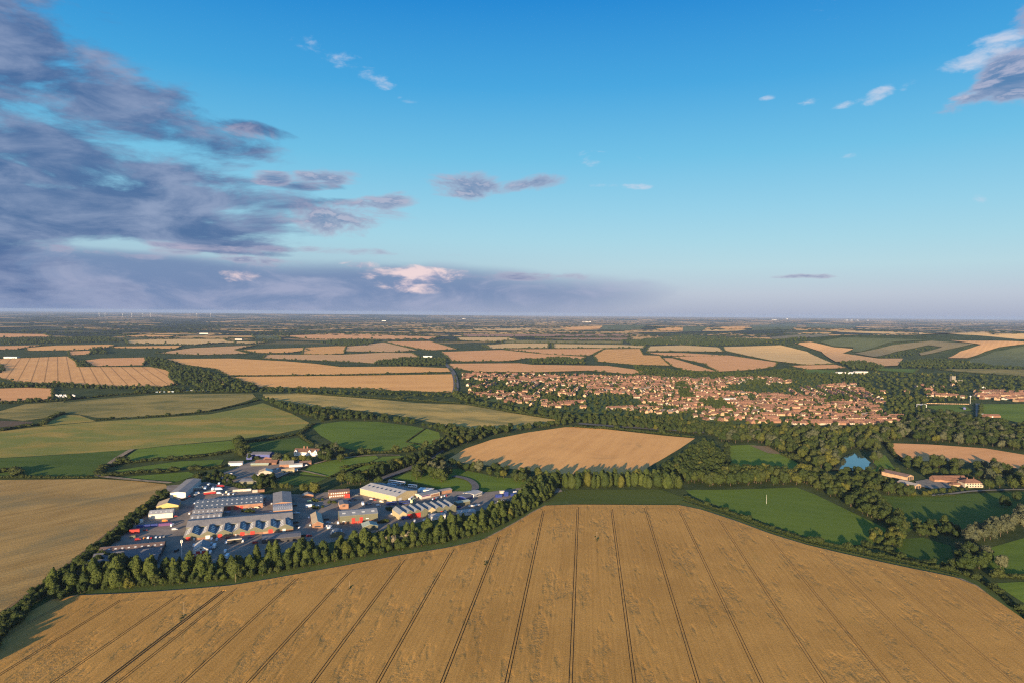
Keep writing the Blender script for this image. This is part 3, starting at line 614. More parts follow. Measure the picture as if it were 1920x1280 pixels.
sheet('pond', smooth_line([at(*p) for p in [(1560, 882), (1582, 857), (1600, 850), (1617, 854), (1630, 867), (1645, 874), (1642, 882), (1600, 884), (1560, 882)]], 2)[:-1], wm, 1.6)

# ------------------------------------------------------------------ buildings
def deg(a): return math.radians(a)
def slopes(w_, d, eave, ridge, axis, oh=.35):
    """two roof slopes as (corner, along, up) frames in the building's own axes"""
    if axis == 'x':
        m_ = d/2; s_ = (ridge-eave)/m_
        return [((-oh, -oh, eave-oh*s_), (w_+2*oh, 0, 0), (0, m_+oh, ridge-eave+oh*s_)), ((w_+oh, d+oh, eave-oh*s_), (-w_-2*oh, 0, 0), (0, -m_-oh, ridge-eave+oh*s_))]
    m_ = w_/2; s_ = (ridge-eave)/m_
    return [((-oh, d+oh, eave-oh*s_), (0, -d-2*oh, 0), (m_+oh, 0, ridge-eave+oh*s_)), ((w_+oh, -oh, eave-oh*s_), (0, d+2*oh, 0), (-m_-oh, 0, ridge-eave+oh*s_))]
def slab(mb, c, a, u, t=.22, s0=0, s1=1, t0=0, t1=1, lift=0.0, mi=0):
    c, a, u = Vector(c), Vector(a), Vector(u); n = a.cross(u).normalized(); n = n if n.z > 0 else -n
    q = [c+a*s0+u*t0, c+a*s1+u*t0, c+a*s1+u*t1, c+a*s0+u*t1]; lo = [p+n*lift for p in q]; hi = [p+n*(lift+t) for p in q]
    mb.poly(lo[::-1], mi); mb.poly(hi, mi)
    for i in range(4): j = (i+1) % 4; mb.poly([lo[i], lo[j], hi[j], hi[i]], mi)
def shell(mb, w_, d, eave, ridge, axis):
    if axis == 'y': mb.prism([(0, 0), (w_, 0), (w_, eave), (w_/2, ridge), (0, eave)], 0, d, 'y')
    else: mb.prism([(0, 0), (d, 0), (d, eave), (d/2, ridge), (0, eave)], 0, w_, 'x')
def side_box(mb, side, w_, d, a0, a1, z0, z1, t=.12):
    if side == 'f': mb.box(a0, a1, -t, .02, z0, z1)
    elif side == 'b': mb.box(a0, a1, d-.02, d+t, z0, z1)
    elif side == 'l': mb.box(-t, .02, a0, a1, z0, z1)
    else: mb.box(w_-.02, w_+t, a0, a1, z0, z1)
def shed(name, label, org, rz, w_, d, eave, ridge, axis='x', wall='green_clad', roof='r_grey', roof2=None, cat='building', doors=(), sky=None, windows=(), plinth=None, chim=(), group=None, z=0.2, oh=.35):
    """doors/windows: (side, from, to, sill, head, material); sky: (count along, rows up the slope, length share)"""
    r = empty(name, (org[0], org[1], z+float(hz(*org))), rz); tag(r, label, cat, group)
    mb = MB(); shell(mb, w_, d, eave, ridge, axis); mb.build('wall', M[wall], r)
    if plinth: p = MB(); p.box(-.06, w_+.06, -.06, d+.06, 0, plinth[0]); p.build('plinth', M[plinth[1]], r)
    for k, (c, a, u) in enumerate(slopes(w_, d, eave, ridge, axis, oh)):
        mb = MB(); slab(mb, c, a, u, .2, lift=.03); rp = mb.build('roof_slope', M[(roof2 if k and roof2 else roof)], r)
        if sky:
            n, rows_, ln = sky
            for i in range(n):
                for j in range(rows_):
                    s = (i+.5)/n; t_ = (j+.5)/rows_; m2 = MB(); hw = .5/n*.34; slab(m2, c, a, u, .06, s-hw, s+hw, t_-ln/rows_/2, t_+ln/rows_/2, .25); m2.build('skylight', M['skylight'], rp)
    for (side, a0, a1, z0, z1, mk) in doors: m2 = MB(); side_box(m2, side, w_, d, a0, a1, z0, z1); m2.build('door', M[mk], r)
    for (side, a0, a1, z0, z1, mk) in windows: m2 = MB(); side_box(m2, side, w_, d, a0, a1, z0, z1, .08); m2.build('window', M[mk], r)
    for (x, y, h) in chim: m2 = MB(); m2.box(x-.4, x+.4, y-.4, y+.4, eave, h); m2.box(x-.48, x+.48, y-.48, y+.48, h, h+.15); m2.build('chimney', M['orange_brick'], r)
    return r
def sawtooth(name, label, org, rz, n, bay, d, eave, ridge, walls, roofA, roofB, doors=(), sky=0, base=None):
    r = empty(name, (org[0], org[1], .2), rz); tag(r, label, 'building')
    for i in range(n):
        x = i*bay; mb = MB(); mb.prism([(x+.01, 0), (x+bay-.01, 0), (x+bay-.01, eave), (x+bay/2, ridge), (x+.01, eave)], 0, d, 'y'); mb.build('bay_wall', M[walls[i % len(walls)]], r)
        if base: m3 = MB(); m3.box(x+.05, x+bay-.05, -.09, .02, 0, base[0]); m3.build('lower_wall', M[base[1]], r)
        for k in (0, 1):
            c = (x+k*bay, d+.3 if k == 0 else -.3, eave); a = (0, -d-.6, 0) if k == 0 else (0, d+.6, 0); u = (bay/2 if k == 0 else -bay/2, 0, ridge-eave)
            mb = MB(); slab(mb, c, a, u, .2, lift=.02); rp = mb.build('roof_slope', M[roofA if k == 0 else roofB], r)
            for j in range(sky): m2 = MB(); s = (j+.7)/(sky+.4); slab(m2, c, a, u, .06, s-.045, s+.045, .28, .72, .23); m2.build('skylight', M['skylight'], rp)
    for (i, a0, a1, h, mk) in doors: m2 = MB(); m2.box(i*bay+a0, i*bay+a1, -.2, .02, 0, h); m2.build('door', M[mk], r)
    return r
B1 = 100/7
sawtooth('factory_unit', 'long workshop with seven blue and grey gables facing the tree belt', E(0, 0), EA, 7, B1, 22, 4.0, 7.6, ['green_clad'], 'r_grey', 'r_blue',
         [(0, 2, 6, 3.6, 'red'), (1, 5, 9, 3.4, 'white'), (2, 1.5, 5.5, 3.6, 'red'), (3, 7.5, 11.5, 3.6, 'red'), (4, 2.5, 6.5, 3.6, 'red'), (5, 5, 9, 3.8, 'red'), (6, 4, 7, 3.2, 'white'), (0, 8.5, 10, 2.2, 'white'), (3, 3, 4.2, 2.2, 'white')], 4, (2.0, 'brown_brick'))
shed('factory_unit', 'wide grey roofed hall behind the seven gables', E(0, 22.8), EA, 100, 27, 6.2, 8.6, 'x', 'green_clad', 'r_grey')
shed('factory_unit', 'grey ribbed shed with a white front strip beside the estate road', E(0, 50.4), EA, 30, 21, 5.2, 7.2, 'x', 'cream', 'r_grey', sky=(6, 1, .4))
shed('factory_unit', 'low grey shed between the ribbed shed and the long blue roof', E(0, 72), EA, 30, 23, 5.0, 7.0, 'x', 'green_clad', 'r_grey', sky=(7, 1, .25))
shed('factory_unit', 'long blue roofed shed dotted with rooflights, brick and red doors below', E(0, 97), EA, 70, 36, 5.0, 8.6, 'x', 'brown_brick', 'r_blue', 'r_bluegrey', doors=[('f', 33, 37, 0, 3.6, 'red'), ('f', 40, 45, 0, 3.6, 'red'), ('f', 46, 49, 0, 3.6, 'red'), ('f', 56, 60, 0, 3.4, 'orange_brick')], sky=(14, 2, .18))
shed('factory_unit', 'tall pale grey shed at the end of the long blue roof', E(81, 82), EA, 19.5, 48, 7.0, 8.4, 'y', 'brown_brick', 'r_grey')
shed('factory_unit', 'light roofed shed with a row of small rooflights, brick end wall', E(81, 55), EA, 19.5, 26, 6.6, 7.6, 'x', 'brown_brick', 'r_white', sky=(9, 1, .3), windows=[('f', 2, 17, 1.2, 2.4, 'glass')])
shed('storage_shed', 'flat dark roofed shed in front of the seven gables by the poplars', E(71, -31), EA, 35, 16, 3.8, 4.6, 'x', 'darkmetal', 'r_dark')
shed('workshop', 'small white gabled building among the parked vans', E(13, -44), EA, 12.5, 19, 4.2, 7.6, 'y', 'white', 'r_white', 'r_bluegrey', doors=[('f', 2, 5.5, 0, 3.2, 'red'), ('f', 7, 10.5, 0, 3.2, 'red')], windows=[('f', 5.2, 7.3, 3.9, 5, 'glass')], plinth=(1.1, 'red'))
shed('warehouse', 'long narrow grey roofed warehouse with white end wall at the top left of the estate', E(-33, 168), EA-deg(9.5), 17, 66, 6.5, 7.6, 'y', 'white', 'r_grey', windows=[('l', 4, 62, 4.6, 5.6, 'glass')], doors=[('f', 3, 7, 0, 4, 'cream'), ('f', 9, 14, 0, 4, 'white')])
shed('workshop', 'workshop with yellow gable and tan and black roof slopes', E(-40, 116), EA, 22, 21, 5.0, 8.4, 'y', 'yellow', 'r_tan', 'r_dark')
shed('warehouse', 'white ribbed warehouse between the yellow gable and the blue containers', E(-43, 86), EA, 23, 17, 5.0, 6.8, 'x', 'wrender', 'r_white', sky=(5, 1, .3))
for k in range(3): shed('storage_shed', ['dark roofed shed nearest the tree belt at the left of the estate', 'dark roofed shed in the middle of the three beside the left hedge', 'dark roofed shed farthest back of the three beside the yard'][k], E(-68+k*1.2, -60+k*17), EA, 54-k, 16.6, 4.4, 6.6, 'x', 'darkmetal', 'r_dark' if k < 2 else 'r_brown', sky=(10, 1, .2) if k == 2 else None)
shed('workshop', 'small workshop with tan and green roof slopes standing alone among cars', E(118.5, 1), EA, 10.5, 36, 4.6, 7.2, 'y', 'brown_brick', 'r_tan', 'r_green', windows=[('f', 2, 8, 1.2, 2.6, 'glass')])
shed('warehouse', 'tall blue grey hall with two red doors above the poplars', E(146, 6), EA, 39, 21, 8.8, 11.2, 'x', 'green_clad', 'r_bluegrey', doors=[('f', 12, 15.5, 0, 6, 'red'), ('f', 20, 23.5, 0, 6, 'red'), ('f', 16, 17.2, 0, 2.2, 'red'), ('f', 18.2, 19.4, 0, 2.2, 'red')], windows=[('f', 2.5, 5.5, 2.6, 3.6, 'white'), ('f', 26.5, 29.5, 3.6, 4.6, 'white')], plinth=(2.4, 'brown_brick'), sky=(4, 1, .22))
shed('office_block', 'orange brick office with two rows of white windows and brown roof', E(143, 114), EA, 24, 12, 6.6, 8.0, 'x', 'orange_brick', 'r_brown', windows=[('f', 2.2+i*2.5, 3.7+i*2.5, z0, z0+1.3, 'white') for i in range(8) for z0 in (1.2, 4.4)]+[('l', 3, 6, 4.4, 5.7, 'white')], doors=[('f', .6, 1.8, 0, 2.2, 'white')])
shed('office_block', 'small orange brick block with dark flat roof beside the cars', E(151, 63), EA, 9.5, 18, 5.2, 6.0, 'y', 'orange_brick', 'r_dark', windows=[('l', 2, 5, 2, 4.2, 'white'), ('l', 9, 12, 2, 4.2, 'white'), ('f', 3, 6, 3, 4.2, 'glass')])
shed('warehouse', 'big cream warehouse with pale roof and dark rooflights beside the coaches', E(180, 120), EA-deg(55), 61, 35, 7.2, 10.6, 'x', 'cream', 'r_white', 'r_bluegrey', doors=[('r', 4, 9, 0, 4.6, 'white')], windows=[('f', 44, 49, 3.0, 5.2, 'yellow')])
cr = [o for o in COL.objects if o.get('label', '').startswith('big cream')][0]
for k, (c, a, u) in enumerate(slopes(61, 35, 7.2, 10.6, 'x')):
    for i in range(8): m2 = MB(); s = (i+.7)/8.4; slab(m2, c, a, u, .08, s-.022, s+.022, .5, .72, .25); m2.build('skylight', M['glass'], [c_ for c_ in cr.children if c_.name.startswith('roof')][k])
A2 = EA+deg(10.3)
sawtooth('factory_unit', 'stepped row of eight grey gables with two big red doors', E(207, 3), A2, 8, 8.3, 22, 6.0, 9.0, ['cream', 'green_clad', 'green_clad', 'green_clad'], 'r_bluegrey', 'r_grey', [(1, .8, 7.6, 5.2, 'red'), (2, .8, 7.6, 5.2, 'red'), (5, 6, 8.2, 3.4, 'red'), (6, 2, 5, 3.4, 'white')], 0)
shed('storage_shed', 'low white roofed shed in front of the eight gables', E(239, -8), EA+deg(4), 16, 11, 3.8, 4.8, 'x', 'white', 'r_white')
shed('storage_shed', 'white roofed shed half hidden by poplars at the end of the gables', E(271, -3), EA+deg(4), 19, 10, 3.6, 4.4, 'x', 'white', 'r_white')
shed('shop', 'blue roofed showroom with pink lettered fascia beside the coach yard', E(246, 76), EA+deg(24), 27, 13, 4.2, 5.2, 'x', 'wrender', 'r_bluegrey', windows=[('f', 1, 13, 2.6, 3.9, 'purple')], doors=[('r', 2, 10, .3, 3.2, 'orange_brick'), ('f', 14, 26, .3, 3.0, 'orange_brick')])
shed('shop', 'small grey canopy shop beside the blue roofed showroom', E(272, 91), EA+deg(18), 17, 9, 3.6, 4.4, 'x', 'orange_brick', 'r_grey')
shed('office_block', 'navy walled low office with dark roof at the estate entrance', E(294, 54), EA+deg(38), 15, 12, 3.6, 4.6, 'x', 'navy', 'r_dark', windows=[('f', 2, 13, 1.2, 2.6, 'glass')])
shed('office_block', 'white flat roofed office joined to the navy one at the estate entrance', E(306.4, 62.6), EA+deg(38), 17, 13, 4.2, 4.8, 'x', 'white', 'r_white', windows=[('f', 1+i*2.7, 2.6+i*2.7, 1, 2.6, 'glass') for i in range(6)])
shed('storage_shed', 'green grey low store behind the end of the eight gables', E(279, 34), EA+deg(18), 17, 8, 3.8, 4.6, 'x', 'green_clad', 'r_green')
shed('pavilion', 'small blue grey roofed hut behind the parked vans', E(114, 124), EA, 12, 9, 2.8, 4.8, 'y', 'brown_brick', 'r_bluegrey')
shed('workshop', 'pale green roofed shed half hidden by poplars below the red doors', E(166, -22), EA, 15, 13, 4.0, 6.2, 'y', 'green_clad', 'r_green')
def barrel(name, label, org, rz, w_, d, h, roof):
    r = empty(name, (org[0], org[1], .2), rz); tag(r, label, 'building'); n = 10; pr = [(0, 0), (w_, 0), (w_, 2.2)]+[(w_/2+w_/2*math.cos(math.pi*i/n), 2.2+(h-2.2)*math.sin(math.pi*i/n)) for i in range(1, n)]+[(0, 2.2)]
    mb = MB(); mb.prism(pr, 0, d, 'y'); mb.build('wall', M['green_clad'], r); mb = MB(); q = [(w_/2+(w_/2+.12)*math.cos(math.pi*i/n), 2.2+(h-2.0)*math.sin(math.pi*i/n)) for i in range(n+1)]
    for a, b_ in zip(q, q[1:]): mb.poly([(a[0], -.3, a[1]), (b_[0], -.3, b_[1]), (b_[0], d+.3, b_[1]), (a[0], d+.3, a[1])])
    rp = mb.build('roof', M[roof], r)
    for i in range(3):
        for s in (3, 7): a = math.pi*s/n; m2 = MB(); x, z = w_/2+(w_/2+.2)*math.cos(a), 2.2+(h-1.9)*math.sin(a); m2.box(x-.5, x+.5, 1+i*3, 2.4+i*3, z-.1, z+.06); m2.build('skylight', M['skylight'], rp)
    return r
barrel('workshop', 'round topped blue shed peeping over the poplars', E(134, -33), EA, 13, 11, 5.4, 'r_blue')
for i, (x, mk, lb) in enumerate(((-49.5, 'navy', 'leftmost navy container of the row in the left yard'), (-43, 'navy', 'second navy container of the row in the left yard'), (-36.5, 'navy', 'third navy container, beside the purple one'), (-29.5, 'purple', 'purple container in the row beside the estate road'), (-23.5, 'purple', 'purple container nearest the estate road'))):
    r = empty('shipping_container', (*E(x, 57), .2), EA); tag(r, lb, 'container'); mb = MB(); mb.box(0, 6.05, 0, 2.44, 0, 2.6)
    for k in range(12): mb.box(.3+k*.48, .5+k*.48, -.05, 0, .15, 2.45)
    mb.build('body', M[mk], r); m2 = MB(); m2.box(6.05, 6.12, .1, 2.34, .1, 2.5); m2.build('door', M['white'], r)
def crate(px, py, mk, lb, sz=(6, 2.5, 2.6), a=0): r = empty('shipping_container', (*at(px, py), .2), EA+deg(a)); tag(r, lb, 'container'); mb = MB(); mb.box(0, sz[0], 0, sz[1], 0, sz[2]); mb.build('body', M[mk], r); m2 = MB(); m2.box(sz[0], sz[0]+.07, .1, sz[1]-.1, .1, sz[2]-.1); m2.build('door', M['darkmetal'], r)
c1 = lambda x, y: (160+x/7.11, 880+y/7.11); c2 = lambda x, y: (340+x/8, 900+y/8); c3 = lambda x, y: (550+x/8, 880+y/8); c4 = lambda x, y: (730+x/6.857, 880+y/6.857); c5 = lambda x, y: (400+x/8, 830+y/8); c6 = lambda x, y: (1640+x/6.857, 840+y/6.857)
crate(*c1(585, 860), 'red', 'red container stack at the left of the open yard', (9, 3, 4)); crate(*c1(590, 915), 'green_clad', 'green skip beside the red containers', (5, 3, 2.4)); crate(*c1(700, 730), 'skylight', 'pale container behind the navy row', (8, 3.5, 3), 60)
crate(*c2(1155, 180), 'orange_brick', 'orange container at the back of the yard', (7, 3, 3)); crate(*c2(1065, 185), 'wrender', 'cream container beside the orange one', (6, 3, 3)); crate(*c2(930, 165), 'wrender', 'pale pink container against the back hedge', (9, 3, 2.4)); crate(*c2(770, 175), 'wrender', 'long pale store against the back hedge', (13, 2.6, 2.6)); crate(*c3(770, 425), 'red', 'bright red tank beside the orange brick office', (6, 4, 4.5))
crate(*c4(1370, 360), 'navy', 'blue skip in the plant yard', (8, 3.5, 3)); crate(*c4(1480, 345), 'navy', 'navy bin in the plant yard beside the machines', (5, 4, 5)); crate(*c4(1570, 345), 'navy', 'dark blue skip at the right end of the plant yard', (8, 4, 3)); crate(*c4(1430, 330), 'wrender', 'tan hopper in the plant yard', (5, 4, 5))
# mast with antenna head
r = empty('phone_mast', (*E(4.6, -53), .2)); tag(r, 'white mobile phone mast standing above the poplars', 'mast'); mb = MB(); mb.tube((0, 0, 0), (0, 0, 17), .32, .24, 10); mb.build('pole', M['white'], r)
for i in range(3): a = i*2.094; m2 = MB(); m2.box(math.cos(a)*.75-.22, math.cos(a)*.75+.22, math.sin(a)*.75-.22, math.sin(a)*.75+.22, 15.2, 17.6); m2.build('antenna', M['skylight'], r)
m2 = MB(); m2.tube((0, 0, 15), (0, 0, 15.3), .9, .9, 10); m2.build('collar', M['steel'], r)
# ---- farm
def spx(name, label, px, py, a, w_, d, ev, rd, **k): return shed(name, label, at(px, py), deg(a), w_, d, ev, rd, z=k.pop('z', .2), **k)
r = spx('barn', 'cream walled barn with blue solar panels on its roof', 485, 892, 18, 17, 14, 4.4, 7.2, axis='y', wall='wrender', roof='r_tan', roof2='solar')
spx('barn', 'red tiled farm building behind the solar barn', 478, 872, 5, 30, 13, 3.4, 6.4, wall='orange_brick', roof='t_orange'); spx('barn', 'low green grey shed in front of the red tiled barn', 470, 874.5, 8, 24, 5, 3, 4.2, wall='green_clad', roof='r_green')
spx('barn', 'long narrow red tiled range running down from the farm roofs', 494, 864, -32, 34, 7, 3, 5.6, wall='orange_brick', roof='t_orange')
spx('barn', 'big navy roofed open shed behind the farm', 463, 858, 0, 34, 20, 5.5, 7.5, wall='navy', roof='r_dark'); spx('storage_shed', 'bright blue tarpaulin store beside the navy shed', 462, 861, 0, 8, 5, 3.4, 4.2, wall='navy', roof='r_blue')
spx('farmhouse', 'dark roofed house with an orange gable in the farm', 524, 877, 14, 19, 10, 5, 9, wall='orange_brick', roof='r_dark', chim=[(4, 5, 10.2)]); spx('cottage', 'low yellow cottage at the edge of the farm', 529, 887, 26, 16, 6, 3.6, 5.2, wall='cream', roof='r_tan', windows=[('f', 2, 4, 1, 2.4, 'glass'), ('f', 8, 10, 1, 2.4, 'glass')])
spx('storage_shed', 'white roofed shed in the middle of the farm row', 542, 877, 18, 18, 8, 4, 5.2, wall='white', roof='r_white'); spx('storage_shed', 'brown roofed long shed at the right end of the farm row', 551, 873, 22, 24, 8, 3.6, 5.4, wall='brown_brick', roof='r_brown')
spx('storage_shed', 'grey and white striped shed at the left of the farm', 428, 873, 10, 19, 10, 4, 5.4, wall='white', roof='r_grey', roof2='r_white'); spx('storage_shed', 'flat grey roof below the farm trees', 449, 907, 8, 22, 18, 3, 3.6, wall='green_clad', roof='r_grey')
r = spx('country_house', 'gabled country house with white dormers and orange chimneys', 551, 854, -3, 38, 12, 6, 10.5, wall='white', roof='t_brown', z=.2)
for x in (1, 22, 31): m2 = MB(); m2.prism([(x, 3.2), (x+5, 3.2), (x+5, 6.6), (x+2.5, 9.6), (x, 6.6)], -1.2, 4, 'y'); g_ = m2.build('gable_bay', M['white'], r); m3 = MB(); m3.box(x+1.6, x+3.4, -1.28, -1.19, 4.6, 6.3); m3.build('window', M['glass'], g_)
for x in (14, 19): m2 = MB(); m2.box(x-.9, x+.9, 5, 6.8, 9, 14); m2.build('chimney', M['orange_brick'], r)
r = spx('country_house', 'white house in trees beside the small paddock', 825, 832, 12, 17, 10, 5.4, 8.6, wall='white', roof='t_grey', chim=[(3, 5, 9.8)], z=.2, windows=[('f', 2+i*4, 3.6+i*4, z0, z0+1.3, 'glass') for i in range(4) for z0 in (1, 3.6)])
# ---- right-hand barns and farmhouse
spx('barn', 'long open ended barn with brown roof and pale side', 1700, 901, 27, 14.5, 36, 5, 7.6, axis='y', wall='buff', roof='r_brown', doors=[('f', 2+i*3.9, 4.9+i*3.9, .2, 4.8, 'darkmetal') for i in range(3)])  # dark front panels are painted shade of the open bays, not metal doors
spx('barn', 'second open ended barn with grey roof in front of the first', 1716, 917, 27, 12, 24, 4.4, 6.6, axis='y', wall='buff', roof='r_grey', doors=[('f', 1.5, 5.4, .2, 3.8, 'darkmetal'), ('f', 6.5, 10.5, .2, 3.8, 'darkmetal')])  # open bays here too: shade inside drawn as dark panels on the front
spx('barn', 'long red tiled brick barn across the farmyard', 1752, 904, 2, 44, 11, 4, 8, wall='orange_brick', roof='t_orange', doors=[('f', 34, 38, 0, 3, 'darkmetal')], windows=[('f', 12+i*5, 14+i*5, 1.2, 2.6, 'cream') for i in range(4)])
spx('barn', 'red tiled wing coming forward from the long brick barn', 1747, 901, -45, 30, 9, 3.6, 7, wall='orange_brick', roof='t_orange')
def hip(name, label, org, rz, w_, d, ev, rd, wall, roof, cat='house', windows=(), chim=(), z=.2, group=None):
    r = empty(name, (org[0], org[1], z+float(hz(*org))), rz); tag(r, label, cat, group); mb = MB(); mb.box(0, w_, 0, d, 0, ev); mb.build('wall', M[wall], r); o = .45; s_ = min(w_, d)/2
    a, b_, c, e = (-o, -o, ev), (w_+o, -o, ev), (w_+o, d+o, ev), (-o, d+o, ev); t1, t2 = (s_, d/2, rd), (w_-s_, d/2, rd); mb = MB(); mb.poly([a, b_, t2, t1]); mb.poly([c, e, t1, t2]); mb.poly([b_, c, t2]); mb.poly([e, a, t1]); mb.poly([a, e, c, b_]); rf = mb.build('roof', M[roof], r)
    for (x, y, h) in chim: m2 = MB(); m2.box(x-.45, x+.45, y-.45, y+.45, ev+.5, h); m2.build('chimney', M['orange_brick'], rf)
    for (side, a0, a1, z0, z1, mk) in windows: m2 = MB(); side_box(m2, side, w_, d, a0, a1, z0, z1, .08); m2.build('window', M[mk], r)
    return r
hip('farmhouse', 'hipped roof farmhouse with sunlit cream walls and many windows', at(1809, 914), deg(4), 25, 13, 6, 10, 'render', 't_orange', windows=[('f', 3+i*3.6, 4.6+i*3.6, z0, z0+1.6, 'glass') for i in range(6) for z0 in (.9, 3.9)], chim=[(8, 7, 11.8), (17, 7, 11.8)])
hip('outbuilding', 'small pink roofed outbuilding left of the farmhouse', at(1786, 912), deg(4), 14, 6, 2.6, 4.4, 'buff', 't_orange', cat='building')
# ---- around the village
def tower(label, px, py, w_, h, mk):
    r = empty('church_tower', (*at(px, py), .2)); tag(r, label, 'church tower'); mb = MB(); mb.box(0, w_, 0, w_, 0, h); mb.build('tower', M[mk], r)
    for x in (0, w_-1.2): m2 = MB(); m2.box(x, x+1.2, -.05, 1.1, h, h+2); m2.build('pinnacle', M[mk], r)
    for i in range(5): m2 = MB(); m2.box(1.6+i*(w_-3)/4-.4, 1.6+i*(w_-3)/4+.4, -.02, .5, h, h+1.0); m2.build('battlement', M[mk], r)
    m2 = MB(); m2.box(w_/2-1, w_/2+1, -.15, .05, h-6, h-2.5); m2.build('window', M['glass'], r); m3 = MB(); m3.prism([(w_+.1, 0), (w_+25, 0), (w_+25, 7), (w_+.1, 7)], 1, 10, 'y'); m3.build('nave', M[mk], r)
tower('pale stone church tower rising from trees right of the village', 1785, 716, 12, 20, 'concrete')
spx('school_building', 'long white roofed building at the back of the village', 1571, 701, 0, 70, 20, 6, 7.5, wall='white', roof='r_white', z=1.5); spx('school_building', 'white and brown block beside the long white building', 1604, 701, 0, 48, 18, 9, 10, wall='wrender', roof='r_white', z=1.5, windows=[('f', 3+i*6, 7+i*6, 2, 4, 'glass') for i in range(7)])
spx('grandstand', 'small white grandstand at the football ground', 1722, 764, 0, 20, 9, 6, 7.6, wall='white', roof='r_white', z=1.5, windows=[('f', 1, 19, 1, 3.6, 'darkmetal')]); spx('clubhouse', 'orange roofed clubhouse on the playing field', 1848, 783, 2, 34, 12, 3, 6.4, wall='orange_brick', roof='t_orange', z=1.5, doors=[('f', 14, 17, 0, 2.4, 'white')])
spx('storage_shed', 'white cabin beside the clubhouse', 1838, 779, 0, 8, 5, 3, 3.6, wall='white', roof='r_bluegrey', z=1.5); spx('stand', 'navy covered stand on the right side of the football pitch', 1811, 768, 62, 20, 5, 3, 4, wall='navy', roof='r_bluegrey', z=1.5)
spx('supermarket', 'pale blue flat roofed building inside the village', 1358, 751, 2, 30, 16, 5, 6, wall='white', roof='r_white', z=1.5)
r = empty('floodlight_mast', (*at(1819, 757), 1.5)); tag(r, 'white topped mast beside the football ground', 'mast'); mb = MB(); mb.tube((0, 0, 0), (0, 0, 18), .4, .3, 8); mb.build('pole', M['white'], r); m2 = MB(); m2.box(-1.6, 1.6, -.6, .6, 17, 20); m2.build('lamp_panel', M['white'], r)
r = empty('scoreboard_fence', (*at(1729, 757), 1.5), deg(-4)); tag(r, 'pale fence of boards along the far side of the football pitch', 'fence')
for i in range(22): mb = MB(); mb.box(i*5.2, i*5.2+4.4, 0, .15, 0, 1.5); mb.build('board', M['buff'], r)

# ---- village houses
def house_proto(i):
    g = random.Random(i*17+3); kinds = [('brick', 't_brown'), ('brick', 't_orange'), ('buff', 't_brown'), ('render', 't_brown'), ('wrender', 't_grey'), ('buff', 't_orange'), ('brick', 't_grey'), ('render', 't_orange'), ('orange_brick', 't_brown'), ('brick', 't_orange')]
    wl, rf = kinds[i % 10]; wl = {'brick': 'orange_brick' if i % 2 else 'buff'}.get(wl, wl)
    w_ = [11, 9, 14, 10, 12, 22, 8, 16, 13, 26][i % 10]; d = [8, 8.5, 8, 9, 10, 8, 9, 8, 8, 8][i % 10]; ev = [5, 5, 5, 5, 2.8, 5, 5, 5, 2.8, 5][i % 10]; rd = ev+[3, 3.2, 3, 3.2, 3.2, 2.8, 3.6, 3, 3.4, 2.8][i % 10]
    return wl, rf, w_, d, ev, rd, ('x' if i % 10 not in (1, 6) else 'y')
NHP = 10; HP = []
WN = {'buff': 'buff brick', 'orange_brick': 'orange brick', 'render': 'cream walled', 'wrender': 'white walled'}; RN = {'t_brown': 'brown', 't_orange': 'terracotta', 't_grey': 'grey'}
for i in range(NHP):
    wl, rf, w_, d, ev, rd, ax = house_proto(i); x0, y0 = -w_/2, -d/2
    def sh(mb): mb.v = [(x+x0, y+y0, z) for x, y, z in mb.v]; return mb
    wm_ = MB(); shell(wm_, w_, d, ev, rd-.05, ax); wm_ = sh(wm_).mesh('wall', M[wl]); rm = []
    for c, a, u in slopes(w_, d, ev, rd, ax, .4): mb = MB(); slab(mb, c, a, u, .18); rm.append(sh(mb))
    rr = MB(); 
    for q_ in rm:
        b0 = len(rr.v); rr.v += q_.v; rr.f += [tuple(v+b0 for v in f) for f in q_.f]; rr.mi += q_.mi
    rmesh = rr.mesh('roof', M[rf]); cms = []
    nu = max(1, int(w_//7))
    for k in range(nu): cx = w_*(k+.5)/nu+(1.2 if ax == 'x' else 0); mb = MB(); mb.box(cx-.4, cx+.4, d/2-.5, d/2+.3, rd-.7, rd+1.2); cms.append(sh(mb).mesh('chimney', M['orange_brick']))
    wms = []
    for k in range(max(2, int(w_//3.6))):
        for z0 in ((1.0, 3.4) if ev > 4 else (1.0,)): x = w_*(k+.5)/max(2, int(w_//3.6)); mb = MB(); mb.box(x-.65, x+.65, -.08, .01, z0, z0+1.15); wms.append(sh(mb).mesh('window', M['glass']))
    whole = MB(); mats_ = [M[wl], M[rf], M['orange_brick'], M['glass']]
    def addm(me_, mi):
        b0 = len(whole.v); whole.v += [tuple(v.co) for v in me_.vertices]; whole.f += [tuple(v+b0 for v in p.vertices) for p in me_.polygons]; whole.mi += [mi]*len(me_.polygons)
    addm(wm_, 0); addm(rmesh, 1); [addm(c, 2) for c in cms]; [addm(c, 3) for c in wms]
    HP.append((wm_, rmesh, cms, wms, bpy.data.objects.new('house_shape', whole.mesh('house_shape', mats_)), (wl, rf, w_, ev)))
VIL = [at(*p) for p in [(868, 702), (920, 700), (1000, 702), (1200, 705), (1300, 711), (1400, 708), (1540, 709), (1600, 722), (1648, 745), (1690, 783), (1680, 795), (1620, 800), (1560, 799), (1400, 795), (1320, 789), (1290, 780), (1120, 768), (1000, 762), (920, 748), (880, 738)]]
ROW2 = [at(*p) for p in [(1812, 737), (1860, 733), (1990, 740), (1990, 758), (1900, 752), (1840, 748)]]
ROW3 = [at(*p) for p in [(1744, 738), (1812, 743), (1812, 747), (1744, 743)]]
SPOT = [at(*p) for p in [(1640, 728), (1740, 722), (1850, 722), (1850, 730), (1740, 734), (1650, 745)]]
